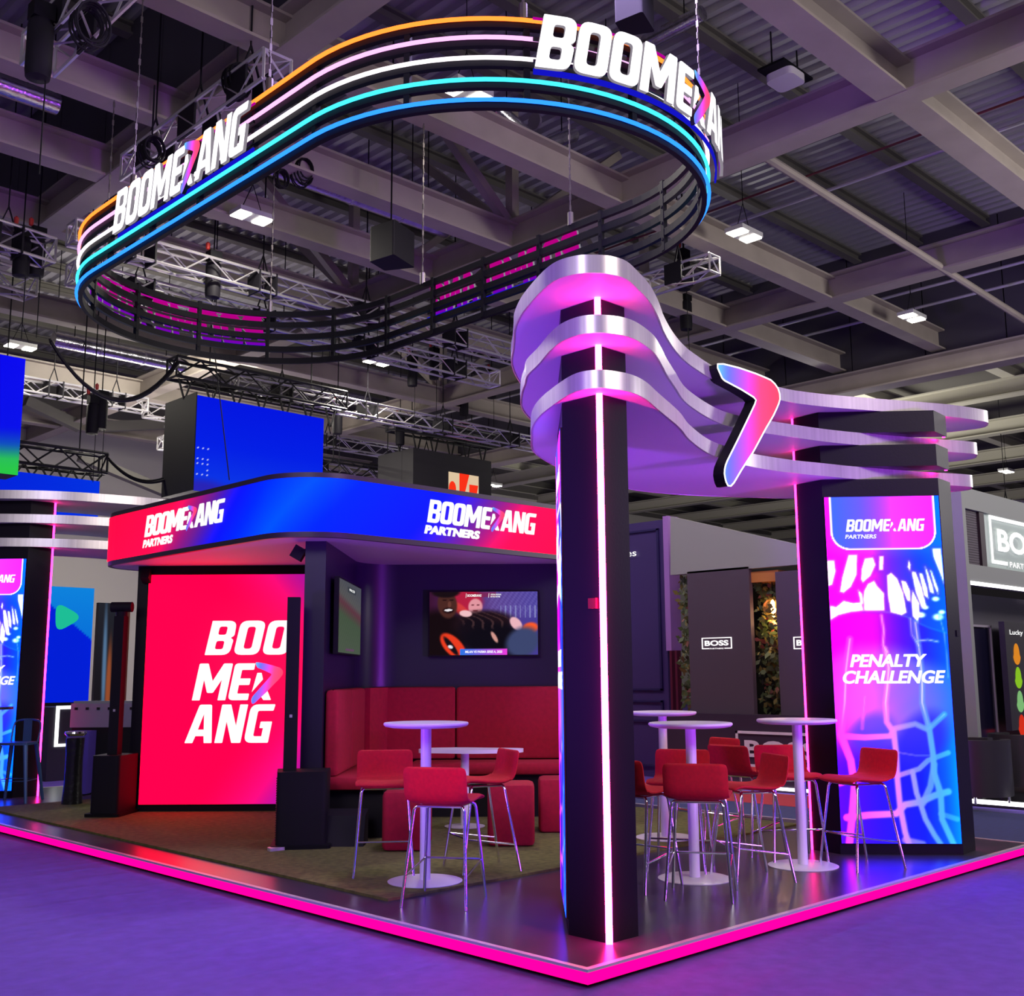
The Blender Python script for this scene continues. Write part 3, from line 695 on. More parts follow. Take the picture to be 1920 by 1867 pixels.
# ------------------------------------------------------------------ pavilion
pav = thing('pavilion', 'dark pavilion with wraparound red and blue fascia display and a large red wall display', 'pavilion', (0, 0, 0))
ZC = 2.768
def arc(cx, cy, r, a0, a1, n): return [(cx+r*math.cos(math.radians(a0+(a1-a0)*k/n)), cy+r*math.sin(math.radians(a0+(a1-a0)*k/n))) for k in range(n+1)]
path = [(1.9, 8.32)]+arc(1.5, 7.8, .5, 88, 180, 8)+arc(1.58, 4.76, .58, 180, 270, 14)+[(5.1, 4.18)]
poly = path+[(5.15, 4.3), (5.15, 8.32)]
b = MB(); b.prism([poly], lambda u, v, w: Vector((u, v, w)), ZC, 2.81); b.build('roof_soffit', SOFFIT, pav)
b = MB()
def strip(b, pth, z0, z1, t0, t1, closed=False):
    n = len(pth); vs = []; fs = []
    for i in range(n):
        a = Vector(pth[max(i-1, 0)]); c = Vector(pth[min(i+1, n-1)]); d = (c-a).normalized(); nv = Vector((d.y, -d.x)) # outward: right of travel
        nv = -nv if False else nv
        p = Vector(pth[i]); o0 = p-nv*(-t0) if False else p+nv*(-t0); o1 = p+nv*(-t1)
        vs += [(o1.x, o1.y, z0), (o1.x, o1.y, z1), (o0.x, o0.y, z1), (o0.x, o0.y, z0)]
    for i in range(n-1):
        for k in range(4): fs.append((4*i+k, 4*i+4+k, 4*i+4+(k+1) % 4, 4*i+(k+1) % 4))
    fs.append((0, 1, 2, 3)); fs.append(tuple(4*(n-1)+k for k in (3, 2, 1, 0))); b.add(vs, fs)
FTRIM = mat('fascia_trim', s2l((52, 44, 52)), .4)
strip(b, path, 2.766, 2.815, -.012, .03); strip(b, path, 3.305, 3.35, -.012, .03)
b.build('fascia_trim', FTRIM, pav, smooth=True)
b = MB(); strip(b, path, 2.81, 3.31, .012, .03); b.build('fascia_case', BLK, pav)
b = MB(); b.prism([poly], lambda u, v, w: Vector((u, v, w)), 3.30, 3.32); b.build('roof_top', BLK, pav)
# fascia display following the path
fp = [p for p in path[8:]]; 
dense = []
for a, c in zip(fp[:-1], fp[1:]):
    L = math.hypot(c[0]-a[0], c[1]-a[1]); k = max(1, int(L/.06))
    for q in range(k): dense.append((a[0]+(c[0]-a[0])*q/k, a[1]+(c[1]-a[1])*q/k))
dense.append(fp[-1]); dense = [(1.03+.0, 8.02)]+[(1.005, 7.92)]+dense[0:]
cum = [0]
for a, c in zip(dense[:-1], dense[1:]): cum.append(cum[-1]+math.hypot(c[0]-a[0], c[1]-a[1]))
FT = cum[-1]
def fas_map(u, v, w):
    u = min(max(u, 0), FT-1e-6); i = max(0, int(np.searchsorted(cum, u, side='right'))-1); i = min(i, len(dense)-2)
    q = (u-cum[i])/(cum[i+1]-cum[i]); a, c = Vector(dense[i]), Vector(dense[i+1]); p = a.lerp(c, q)
    d0 = (Vector(dense[i+1])-Vector(dense[max(i-1, 0)])).normalized(); d1 = (Vector(dense[min(i+2, len(dense)-1)])-a).normalized()
    d = d0.lerp(d1, q).normalized(); n = Vector((d.y, -d.x))
    return Vector((p.x+n.x*w*-1, p.y+n.y*w*-1, 2.815+v))
_tp = fas_map(2.0, 0, .1)
if _tp.x > 1.0:   # make sure w points outward
    _fm = fas_map
    fas_map = lambda u, v, w: _fm(u, v, -w)
def u_at_y(y): return 8.02-y
def fas_u_x(x): return FT-(5.1-x)
def fascia_col(U, V):
    s = U*FT
    ua = u_at_y(atx(300, 1000, 1.0).y); ub = u_at_y(atx(430, 950, 1.0).y); uc = u_at_y(4.9); ud = fas_u_x(aty(800, 960, 4.18).x); ue = fas_u_x(aty(980, 960, 4.18).x)
    c = mixc([(0, (255, 8, 70)), (ua, (235, 10, 80)), ((ua+ub)/2+.15, (110, 30, 140)), (ub, (10, 20, 215)), (uc-.1, (0, 40, 238)), (uc+.45, (0, 85, 240)), (uc+.9, (0, 40, 240)), (ud, (10, 25, 235)), ((ud+ue)/2, (120, 35, 150)), (ue, (240, 10, 90)), (FT, (255, 5, 75))], s+ (V-.5)*-.5)
    return c
fs_ = picture('fascia_display', lambda a, b_, c: fas_map(a, b_, c+.003), FT, .49, 130, 12, fascia_col, pav, 1.0, drive=2.5)
def put_logo_fascia(u0, u1, v0, hh):
    sz = (u1-u0)/LOGO_W
    mpp = lambda a, b_, c: fas_map(u0+a, v0+b_*(hh/sz), c)
    logo(mpp, sz, fs_, GWHITE1, .005, .012, 1.0, prefix='fascia_lettering')
uA, uB = u_at_y(atx(273, 1000, 1.0).y), u_at_y(atx(419, 950, 1.0).y)
put_logo_fascia(uA, uB, .185, .225)
b = MB(); text(b, 'PARTNERS', lambda a, q, c: fas_map(uA-.03+a, .075+q, c), (uB-uA)*.40, .08, .007, .25, .03, fat=.006); b.build('fascia_lettering', GWHITE1, fs_, recalc=False)
uA, uB = fas_u_x(aty(800, 960, 4.18).x), fas_u_x(aty(1000, 990, 4.18).x)
put_logo_fascia(uA, uB, .185, .225)
b = MB(); text(b, 'PARTNERS', lambda a, q, c: fas_map(uA-.03+a, .075+q, c), (uB-uA)*.48, .08, .007, .25, .03, fat=.006); b.build('fascia_lettering', GWHITE1, fs_, recalc=False)
# walls of the pavilion, laid out on the diagonal
ax_e, ax_d = Vector((1/S2, -1/S2, 0)), Vector((1/S2, 1/S2, 0)); AXZ = Vector((0, 0, 1))
def edbox(b, e0, e1, d0, d1, z0, z1): b.box(ED((e0+e1)/2, (d0+d1)/2, (z0+z1)/2), (abs(e1-e0), abs(d1-d0), z1-z0), axes=(ax_e, ax_d, AXZ))
b = MB(); edbox(b, -4.60, -2.30, 6.43, 6.55, .118, ZC); b.build('display_wall', BLACK, pav)
b = MB(); edbox(b, -2.30, -2.11, 4.23, 6.55, .118, ZC); b.build('divider_wall', DARKW, pav)
# lounge back wall with rounded inner corner
r_ = .42; cpts = [( -2.11+0, 6.02)]+[(-2.11+r_-r_*math.cos(math.radians(a)), 6.02+r_*math.sin(math.radians(a))) for a in range(10, 91, 10)]+[(.62, 6.02+r_)]
opts = [(.62, 6.60), (-2.30, 6.60), (-2.30, 6.02)]
b = MB(); b.prism([[(p[0], p[1]) for p in cpts+opts]], lambda u, v, w: ED(u, v, w), .118, ZC); b.build('lounge_wall', DARKG, pav, smooth=True)
# big red display
mpd = plane_map(ED(-4.47, 6.43, .192), ax_e, AXZ, -ax_d); DW, DH = 2.12, 2.475
def big_red(U, V):
    c = np.ones(U.shape+(3,))*np.array((255, 0, 78))/255.0
    c = blend(c, (150, 20, 150), sm(U*1.0+V*.8, 1.12, 1.72)); c = blend(c, (150, 20, 165), sm(U*1.1-V*.9, .28, .95))
    c = blend(c, (210, 20, 90), ell(U, V, .65, .62, .3, .25, 0, .6)*.6)
    return c
b = MB(); b.box(mpd(DW/2, DH/2, .01), (DW+.02, .02, DH+.02), axes=(ax_e, ax_d, AXZ)); dsp = b.build('wall_display', BLK, pav)
picture('display_picture', mpd, DW, DH, 40, 40, big_red, dsp, 1.0, .023, drive=2.5)
def pix_ed(px, py, d=6.41):
    p = atpl(px, py, ED(0, d), (1/S2, 1/S2, 0)); return (p.x-p.y)/S2, p.z
rows = [([('B', 0), ('O', .7), ('O', 1.4)], (384, 1228), (540, 1163)), ([('M', 0), ('E', .92), ('R', 1.52)], (360, 1313), (525, 1243)), ([('A', 0), ('N', .76), ('G', 1.5)], (346, 1393), (517, 1320))]
for seq, lo, hi in rows:
    e0, z0 = pix_ed(*lo); e1, z1 = pix_ed(*hi)
    hh = z1-z0; wt = {'B': 2.02, 'M': 2.07, 'A': 2.12}[seq[0][0]]
    if seq[0][0] == 'B': e1 = pix_ed(553, 1163)[0]
    szx = (e1-e0)/(wt+SH) ; 
    mpr = lambda a, b_, c, e0=e0, z0=z0, szx=szx, hh=hh: mpd(e0+4.47+a, z0-.192+b_*hh/szx, c)
    logo(mpr, szx, dsp, GWHITE1, .024, .03, 1.1, seq=seq, prefix='display_lettering')

# ------------------------------------------------------------------ televisions
def tv(name, label, mp, w, h, fn, nx, ny, strength=1.0, texts=()):
    t = thing(name, label, 'television')
    ux = (mp(1, 0, 0)-mp(0, 0, 0)); wx = (mp(0, 0, 1)-mp(0, 0, 0))
    b = MB(); b.box(mp(w/2, h/2, .0), (w+.03, .045, h+.03), axes=(ux, wx, AXZ)); c = child(b.build('casing', BLK), t)
    s = child(picture('panel', mp, w, h, nx, ny, fn, None, strength, .0235), t)
    if texts:
        b = MB()
        for (tx, u0, v0, tw, th) in texts: text(b, tx, sub(mp, u0*w, v0*h), tw*w, th*h, .026, .1, .03)
        child(b.build('caption', GWHITE1, recalc=False), t)
    b = MB(); b.box(mp(w/2, h/2, -.035), (w*.4, .03, h*.4), axes=(ux, wx, AXZ)); child(b.build('wall_bracket', BLKM), t)
    return t
def celebration(U, V):
    A = 1.7; c = mixc([(0, (60, 20, 50)), (.5, (90, 60, 130)), (1, (70, 60, 150))], U)
    st = .5+.5*np.sin(U*160+V*40)*np.sin(V*90+U*30); c = blend(c, (150, 140, 220), st*.35*sm(V, .55, .7)*sm(U, .5, .6))
    c = blend(c, (130, 130, 190), ((np.abs(((U*22) % 1)-.5) < .12) & (V > .58) & (V < .78) & (U > .62))*1.0)
    c = blend(c, (190, 30, 60), ell(U, V, .33, .85, .16, .2)*.9)
    c = blend(c, (210, 60, 60), ell(U, V, .30, .70, .05, .16, .5))
    c = blend(c, (20, 10, 12), ell(U, V, .1, .3, .28, .42)); 
    c = blend(c, (74, 40, 34), ell(U, V, .165, .80, .09, .22, .05, .12)); c = blend(c, (24, 14, 18), ell(U, V, .15, 1.0, .13, .09, 0, .2))
    c = blend(c, (40, 18, 18), ell(U, V, .14, .87, .02, .014)); c = blend(c, (40, 18, 18), ell(U, V, .205, .87, .02, .014)); c = blend(c, (104, 60, 50), ell(U, V, .185, .80, .016, .05))
    c = blend(c, (30, 10, 12), ell(U, V, .175, .705, .05, .045)); c = blend(c, (245, 240, 245), ell(U, V, .175, .71, .038, .018, .1, .15))
    c = blend(c, (225, 150, 160), ell(U, V, .425, .76, .065, .13, 0, .12)); c = blend(c, (120, 60, 70), ell(U, V, .40, .79, .015, .01)); c = blend(c, (120, 60, 70), ell(U, V, .45, .79, .015, .01)); c = blend(c, (120, 40, 50), ell(U, V, .425, .70, .025, .012))
    c = blend(c, (30, 16, 22), ell(U, V, .5, .5, .28, .2, .1)); c = blend(c, (18, 12, 20), ell(U, V, .45, .38, .18, .22)); c = blend(c, (12, 10, 18), ell(U, V, .62, .2, .3, .3))
    w = np.sin(U*70+V*50+3*np.sin(V*20)); c = blend(c, (90, 60, 60), (w > .75)*ell(U, V, .52, .55, .22, .14)*.6)
    c = blend(c, (240, 190, 195), ell(U, V, .335, .655, .06, .05, -.5, .15)); c = blend(c, (235, 180, 190), ell(U, V, .80, .49, .05, .11, .3, .15))
    c = blend(c, (210, 150, 140), ell(U, V, .60, .28, .02, .09, .3))
    c = blend(c, (255, 90, 40), ell(U, V, .93, .42, .07, .09, -.3)); c = blend(c, (60, 70, 110), ell(U, V, .86, .2, .15, .24, -.2))
    c = blend(c, (235, 60, 30), ell(U, V, .22, .14, .09, .22, .4, .12)); c = blend(c, (20, 14, 20), ell(U, V, .2, .14, .03, .16, .4)); c = blend(c, (240, 240, 250), ell(U, V, .195, .13, .02, .03, .5))
    m = (V > .92) & (V < 1) & (U > .34) & (U < .62); c = blend(c, (150, 20, 50), m*.5)
    pl_ = (np.abs(U-.5) < .215) & (V < .10); c[pl_] = mixc([(.28, (40, 120, 230)), (.5, (140, 90, 220)), (.72, (240, 60, 220))], U)[pl_]
    return c
mp2 = plane_map(ED(-1.342, 6.39, 1.765), ax_e, AXZ, -ax_d)
tv('television', 'wall television showing celebrating footballers on the lounge back wall', mp2, 1.19, .69, celebration, 150, 88, 1.0,
   [('MILAN VS PARMA SERIE A, 2025', .33, .025, .34, .045), ('BOOMERANG', .35, .92, .13, .04), ('|', .335, .905, .004, .07), ('|', .545, .905, .004, .07), ('OFFICIAL REGIONAL', .565, .945, .1, .022), ('BETTING PARTNER', .565, .91, .09, .022)])
def pitch(U, V):
    c = mixc([(0, (96, 112, 92)), (.45, (88, 108, 84)), (.62, (120, 70, 84)), (.72, (110, 110, 110)), (1, (96, 100, 112))], V+U*.18-.1)
    n = np.sin(U*90)*np.sin(V*70+U*20); c = c*(1+.08*n[..., None])
    c = blend(c, (60, 70, 80), ((U > .35) & (U < .75) & (V > .86) & (V < .94))*.7); c = blend(c, (150, 70, 150), ((U > .3) & (U < .7) & (V > .03) & (V < .07))*.7)
    return c
mp1 = plane_map(ED(-2.05, 4.50, 1.765), ax_d, AXZ, ax_e)
tv('television', 'television seen edge-on showing a football pitch on the divider wall', mp1, 1.38, .69, pitch, 60, 40, .55, [('90:23', .42, .885, .25, .035)])
# ------------------------------------------------------------------ lounge seating
bench = thing('corner_bench', 'high-backed red corner bench lining the pavilion lounge', 'bench')
def rbox(b, e0, e1, d0, d1, z0, z1, r=.035):
    # box with rounded vertical profile, in diagonal coordinates
    lp = rounded([(e0, d0, r), (e1, d0, r), (e1, d1, r), (e0, d1, r)], 4); n = len(lp)
    ce, cd_ = (e0+e1)/2, (d0+d1)/2; rings = []
    for q, ins in ((0, r), (.3, r*.3), (1, 0)):
        rings.append((z0+r*q, ins))
    for q, ins in ((0, 0), (.7, r*.3), (1, r)): rings.append((z1-r+r*q, ins))
    vs = []; fs = []
    for z, ins in rings:
        for (e, d) in lp: vs.append(ED(e+(-1 if e > ce else 1)*ins, d+(-1 if d > cd_ else 1)*ins, z))
    m = len(rings)
    for i in range(m-1):
        for k in range(n): fs.append((i*n+k, i*n+(k+1) % n, (i+1)*n+(k+1) % n, (i+1)*n+k))
    fs.append(tuple(range(n))[::-1]); fs.append(tuple((m-1)*n+k for k in range(n))); b.add(vs, fs)
for (e0, e1, d0, d1) in ((-2.10, -1.98, 4.30, 5.15), (-2.10, -1.98, 5.16, 6.0)):
    b = MB(); rbox(b, e0, e1, d0, d1, .66, 1.425); child(b.build('back_cushion', REDV, smooth=True), bench)
for (e0, e1) in ((-1.96, -1.05), (-1.04, .10), (.11, .58)):
    b = MB(); rbox(b, e0, e1, 6.28, 6.43, .66, 1.425); child(b.build('back_cushion', REDV, smooth=True), bench)
b = MB(); b.prism([[(-2.1, 5.99), (-2.0, 5.99), (-1.88, 6.22), (-1.76, 6.42), (-2.1, 6.42)]], lambda u, v, w: ED(u, v, w), .66, 1.425); b.v = []; b.f = []; b.mi = []
b.prism([[(-1.99, 6.0), (-1.93, 6.0), (-1.78, 6.28), (-1.78, 6.42)] + [(-1.90, 6.34), (-1.97, 6.2)]], lambda u, v, w: ED(u, v, w), .66, 1.42); child(b.build('back_cushion', REDV), bench)
b = MB(); rbox(b, -2.09, -1.50, 4.28, 6.26, .54, .66); child(b.build('seat', REDV, smooth=True), bench)
b = MB(); rbox(b, -1.49, .58, 5.75, 6.27, .54, .66); child(b.build('seat', REDV, smooth=True), bench)
b = MB(); edbox(b, -2.09, -1.58, 4.40, 6.26, .118, .54); edbox(b, -1.58, .58, 5.85, 6.26, .118, .54); child(b.build('base', BLK), bench)

pf = [('low red pouffe behind the left bar stools', ED(-1.30, 3.84), .38, .46, .60, 0.02), ('red cube pouffe beside the chrome legs of the side-on stool', ED(-.425, 4.06), .40, .42, .63, 0.0), ('red pouffe half hidden behind the near pillar', ED(.02, 4.86), .40, .42, .60, 0.0)]
for lb, c, w_, d_, zt_, rz in pf:
    b = MB(); e_, dd_ = (c.x-c.y)/S2, (c.x+c.y)/S2
    rbox(b, e_-w_/2, e_+w_/2, dd_-d_/2, dd_+d_/2, .118, zt_, .04); tag(b.build('pouffe', REDV, smooth=True), lb, 'pouffe', 'pouffes in the lounge')

# lounge table with soft boomerang top
t = thing('lounge_table', 'low white table with soft triangular top in front of the red bench', 'table', (3.0, 4.25, .118))
out = catmull([Vector(p) for p in ((-.52, .28), (-.30, .36), (.05, .10), (.30, -.30), (.48, -.58), (.36, -.70), (.10, -.62), (-.22, -.40), (-.42, -.05), (-.56, .18))], 6)
b = MB(); b.prism([[(p.x, p.y) for p in out]], lambda u, v, w: Vector((u*.74+.0, v*.74+.02, w)), .70, .735); b.build('tabletop', WHITE, t, smooth=True)
b = MB(); b.tube([(0, 0, .01), (0, 0, .70)], .04, 24); b.build('column', WHITE, t, smooth=True)
b = MB(); b.lathe([(0, 0), (.19, 0), (.195, .006), (.05, .016), (0, .016)]); b.build('base', WHITE, t, smooth=True)

# ------------------------------------------------------------------ bar tables
def bar_table(loc, label):
    t = thing('bar_table', label, 'table', loc, 0, 'round white bar tables')
    b = MB(); R = .305; b.lathe([(0, 1.062), (R-.05, 1.062), (R-.012, 1.070), (R, 1.082), (R, 1.092), (R-.006, 1.098), (0, 1.098)], n=64); b.build('tabletop', WHITE, t, smooth=True)
    b = MB(); b.tube([(0, 0, .01), (0, 0, 1.062)], .038, 28); b.build('column', WHITE, t, smooth=True)
    b = MB(); b.lathe([(0, 0), (.262, 0), (.264, .005), (.25, .010), (.06, .014), (0, .014)], n=64); b.build('base', WHITE, t, smooth=True)
    return t
g = at(797, 1652, .118); T1 = bar_table((g.x, g.y, .118), 'round white bar table on the grass mat ringed by three red stools')
def tcopy(px, py, label, z=.1):
    g = at(px, py, z); return dup(T1, (g.x, g.y, z), 0, label)
T3 = tcopy(1303, 1647, 'round white bar table just right of the near pillar, purple-lit column')
T4 = tcopy(1506, 1623, 'round white bar table in front of the right screen pillar')
T5 = tcopy(1248, 1570, 'round white bar table farthest back, half hidden by the near pillar', .118)

# ------------------------------------------------------------------ bar stools (facing +X locally)
def make_stool(loc, rz, label):
    t = thing('bar_stool', label, 'stool', loc, rz, 'red bar stools with chrome legs')
    prof = []  # centre line of the shell from seat front to back top
    for x, z in ((.215, .628), (.20, .640), (.15, .652), (.08, .648), (0, .640), (-.08, .638), (-.13, .646), (-.168, .668), (-.19, .705), (-.203, .76), (-.213, .82), (-.222, .868)): prof.append(Vector((x, z)))
    prof = catmull(prof, 4, closed=False); n = len(prof); M = 14; th = .017; vs = []; fs = []
    tot = n-1
    def ring_row(i, sgn):
        a = prof[max(i-1, 0)]; c = prof[min(i+1, n-1)]; d = (c-a).normalized(); nv = Vector((-d.y, d.x))
        e = min(i, tot-i)/tot; wsc = 1.0
        cr = .10
        if e < cr: wsc = .86+.14*math.sqrt(max(0, 1-((cr-e)/cr)**2))
        row = []
        for k in range(M+1):
            q = k/M*2-1; q2 = math.copysign(abs(q)**.85, q)
            edge = 1-abs(q)**8*.75; endt = math.sqrt(max(0.06, 1-max(0, (.04-e)/.04)**2))
            o = nv*(sgn*th*edge*endt); p = prof[i]+o
            dish = .010*(abs(q)**2)
            row.append((p.x, q2*.212*wsc, p.y+(dish if prof[i].y < .66 else 0)))
        return row
    for sgn in (1, -1):
        o = len(vs)
        for i in range(n): vs += ring_row(i, sgn)
        for i in range(n-1):
            for k in range(M): a = o+i*(M+1)+k; f = (a, a+1, a+M+2, a+M+1); fs.append(f if sgn > 0 else f[::-1])
    o2 = n*(M+1)
    for i in range(n-1):
        for k in (0, M): a = i*(M+1)+k; c = a+M+1; fs.append((a, c, o2+c, o2+a) if k == 0 else (a, o2+a, o2+c, c))
    for k in range(M):
        for i in (0, n-1): a = i*(M+1)+k; fs.append((a, a+1, o2+a+1, o2+a))
    b = MB(); b.add(vs, fs); b.build('seat', RED, t, smooth=True)
    r = .0105
    feet = {(1, 1): (.225, .215), (1, -1): (.225, -.215), (-1, 1): (-.225, .215), (-1, -1): (-.225, -.215)}
    tops = {(1, 1): (.145, .17), (1, -1): (.145, -.17), (-1, 1): (-.12, .17), (-1, -1): (-.12, -.17)}
    for k in feet:
        f, tp = feet[k], tops[k]; b = MB()
        b.tube([(f[0], f[1], 0), (tp[0], tp[1], .585), (tp[0]*.97, tp[1]*.95, .606), (tp[0]*.9, tp[1]*.86, .616)], r, 10); b.build('leg', CHROME, t, smooth=True)
    b = MB()
    for s in (1, -1):
        b.tube([(tops[(s, 1)][0]*.93, .15, .615), (tops[(s, -1)][0]*.93, -.15, .615)], r, 8)
    b.tube([(.13, .13, .613), (-.11, .13, .613)], r*.8, 8); b.tube([(.13, -.13, .613), (-.11, -.13, .613)], r*.8, 8); b.build('seat_frame', CHROME, t, smooth=True)
    def leg_at(k, z): f, tp = feet[k], tops[k]; q = z/.585; return Vector((f[0]+(tp[0]-f[0])*q, f[1]+(tp[1]-f[1])*q, z))
    b = MB(); b.tube([leg_at((-1, 1), .19), leg_at((1, 1), .245), leg_at((1, -1), .245), leg_at((-1, -1), .19)], .007, 8); b.build('footrest', CHROME, t, smooth=True)
    return t
D = math.radians
st0 = None
def stool(x, y, deg, label, z=.1):
    global st0
    if st0 is None: st0 = make_stool((x, y, z), D(deg), label); return st0
    return dup(st0, (x, y, z), D(deg), label)
def back_to_center(px, py, deg, z=.965):
    p = at(px, py, z); return p.x+.215*math.cos(D(deg)), p.y+.215*math.sin(D(deg))
stool(.59, 1.765, 31, 'red bar stool nearest the pillar, its back turned, at the table on the grass')
ax_, ay_ = back_to_center(722, 1411, 228)
stool(ax_+.02, ay_, 232, 'red bar stool facing the camera left of the grass-mat bar table', .118)
stool(1.535, 2.43, 158, 'red bar stool seen side-on right of the grass-mat bar table', .118)
stool(1.915, .70, 31, 'pinkish-lit red bar stool with its back turned, just right of the near pillar')
stool(1.88, 1.21, 4, 'red bar stool whose seat tip peeks out from behind the near pillar')
stool(2.66, .80, 150, 'red bar stool seen side-on between the two front bar tables')
stool(3.69, 1.52, -5, 'red bar stool with back turned, centre of the cluster behind the front table')
stool(4.12, 2.22, 165, 'red bar stool farthest back, peeping over the cluster')
stool(2.62, 1.40, 208, 'red bar stool behind the purple-lit table column')
stool(3.63, 1.07, 230, 'red bar stool facing the camera beside the right pillar light strip')
stool(3.69, .50, 158, 'red bar stool seen side-on before the bright net display')

# ------------------------------------------------------------------ loudspeakers, small lamps
def pa(px, py, rz, label, ztop, zcol, w=.30, d=.42, z=.118, dx=0, dy=0, cx=0.0):
    g = at(px, py, z); t = thing('column_loudspeaker', label, 'loudspeaker', (g.x+dx, g.y+dy, z), rz)
    H = ztop-z
    b = MB(); lp = rounded([(-w/2, -d/2, .05), (w/2, -d/2, .05), (w/2+.02, d/2, .01), (-w/2-.02, d/2, .01)]); b.prism([lp], lambda u, v, q: Vector((u, v, q)), .03, H); b.build('subwoofer', BLK, t, smooth=True)
    b = MB()
    for k in range(26): b.box((-w/2-.006, 0.03, .06+k*(H-.1)/26), (.012, d-.16, .008))
    b.build('grille', mat('grille_black', (.008, .008, .01), .6), t)
    b = MB(); lp = rounded([(-w/2-.04, -d/2-.05, .05), (w/2+.04, -d/2-.05, .05), (w/2+.04, d/2+.03, .03), (-w/2-.04, d/2+.03, .03)]); b.prism([lp], lambda u, v, q: Vector((u, v, q)), 0, .03); b.build('foot_plate', BLKM, t)
    b = MB(); b.bb((cx-.055, -.06, H), (cx+.055, .05, zcol-z)); b.build('column', BLK, t)
    b = MB(); b.bb((cx-.012, -.066, H+.45), (cx+.012, -.06, H+.475)); b.build('badge', mat('badge_grey', (.5, .5, .5), .4), t)
    return t
gA = ED(-2.25, 3.75)
pa(572, 1590, D(-36), 'black column loudspeaker standing beside the red bench', .745, 2.236, w=.42, d=.40, dy=.165, dx=.075, cx=-.115)
pa(203, 1530, D(-50), 'black column loudspeaker left of the big red display', .735, 2.20, dy=.14, dx=.1)
b = MB(); g = at(516, 1594, .118); b.prism([rounded([(-.07, -.03, .02), (.07, -.05, .02), (.09, .05, .02), (-.05, .05, .02)])], lambda u, v, w: Vector((g.x+u, g.y+v, .118+w)), 0, .025)
tag(b.build('base_foot', ALUT), 'pale metal foot lying at the left corner of the right loudspeaker', 'foot plate')
# moving head on left column
g = at(203, 1530, .118); mh = thing('moving_head_lamp', 'black lamp head perched on the left loudspeaker column', 'lamp', (g.x+.1, g.y+.14, 2.20))
b = MB(); b.lathe([(0, 0), (.06, 0), (.06, .05), (0, .05)], n=20); b.build('lamp_base', BLK, mh)
b = MB(); b.tube([(-.08, .08, .10), (.08, -.08, .10)], .055, 16); b.build('lamp_body', BLK, mh, smooth=True)
def spot(loc, rz, label):
    t = thing('spotlight', label, 'spotlight', loc, rz)
    b = MB(); b.box((0, 0, 0), (.11, .09, .12), axes=(Vector((.86, 0, -.5)), Vector((0, 1, 0)), Vector((.5, 0, .86)))); b.build('lamp_head', BLK, t)
    b = MB(); b.bar((.03, -.05, .02), (.12, 0, .05), .012); b.bar((.03, .05, -.01), (.12, 0, .04), .012); b.bar((.11, 0, -.01), (.11, 0, .09), .03); b.build('bracket', BLKM, t)
p = atpl(560, 1037, ED(-2.36, 4.30), (1/S2, 1/S2, 0)); spot((p.x, p.y, p.z), D(-45), 'small black spotlight on the side of the dark dividing column')
p = atpl(275, 1080, ED(0, 6.38), (1/S2, 1/S2, 0)); spot((p.x, p.y, p.z), D(45), 'small black spotlight above the left edge of the big red display')
# wedge monitor under bench end
b = MB(); c = ED(-1.86, 4.02); u_, v_ = ax_e, ax_d
vs = [c+u_*a+v_*d_+Vector((0, 0, z)) for a in (-.18, .18) for d_, z in ((-.13, .118), (.16, .118), (.16, .40), (-.02, .36))]
b.add(vs, [(0, 1, 2, 3), (7, 6, 5, 4), (0, 4, 5, 1), (1, 5, 6, 2), (2, 6, 7, 3), (3, 7, 4, 0)]); tag(b.build('floor_monitor', BLK), 'black wedge floor monitor between loudspeaker and bench', 'loudspeaker')

# ------------------------------------------------------------------ neighbour: purple panel wall
pw = thing('panel_wall', 'tall violet panelled stand wall glimpsed right of the near pillar', 'stand wall')
PURP = mat('violet_panel', s2l((66, 48, 108)), .45)
b = MB(); b.bb((9.3, 6.62, 0), (9.5, 12, 3.93)); child(b.build('wall_panel', PURP), pw)
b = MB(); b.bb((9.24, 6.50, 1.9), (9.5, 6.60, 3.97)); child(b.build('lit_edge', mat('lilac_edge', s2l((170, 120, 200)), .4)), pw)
b = MB()
for y0, y1, z0, z1 in ((6.72, 11.9, 1.30, 3.80), (6.72, 11.9, .95, 1.15), (6.72, 11.9, .15, .85)):
    for a, c in (((9.27, y0, z0), (9.3, y0+.04, z1)), ((9.27, y0, z0), (9.3, y1, z0+.03)), ((9.27, y0, z1-.03), (9.3, y1, z1))): b.bb(a, c)
child(b.build('moulding', mat('violet_moulding', s2l((40, 30, 84)), .4)), pw)
b = MB(); b.bb((9.24, 6.40, 0), (9.34, 6.44, 1.9)); b.bb((9.24, 6.50, 0), (9.34, 6.54, 1.9)); child(b.build('red_post', mat('dark_red_post', s2l((96, 20, 50)), .4)), pw)
p0 = atx(1165, 1045, 9.26); p1 = atx(1195, 1045, 9.26)
b = MB(); text(b, 'Games', plane_map((9.265, p0.y+.38, p0.z), (0, -1, 0), (0, 0, 1), (-1, 0, 0)), (p0.y-p1.y)+.36, .11, .003, 0, .01); child(b.build('sign_lettering', GWHITE1, recalc=False), pw)

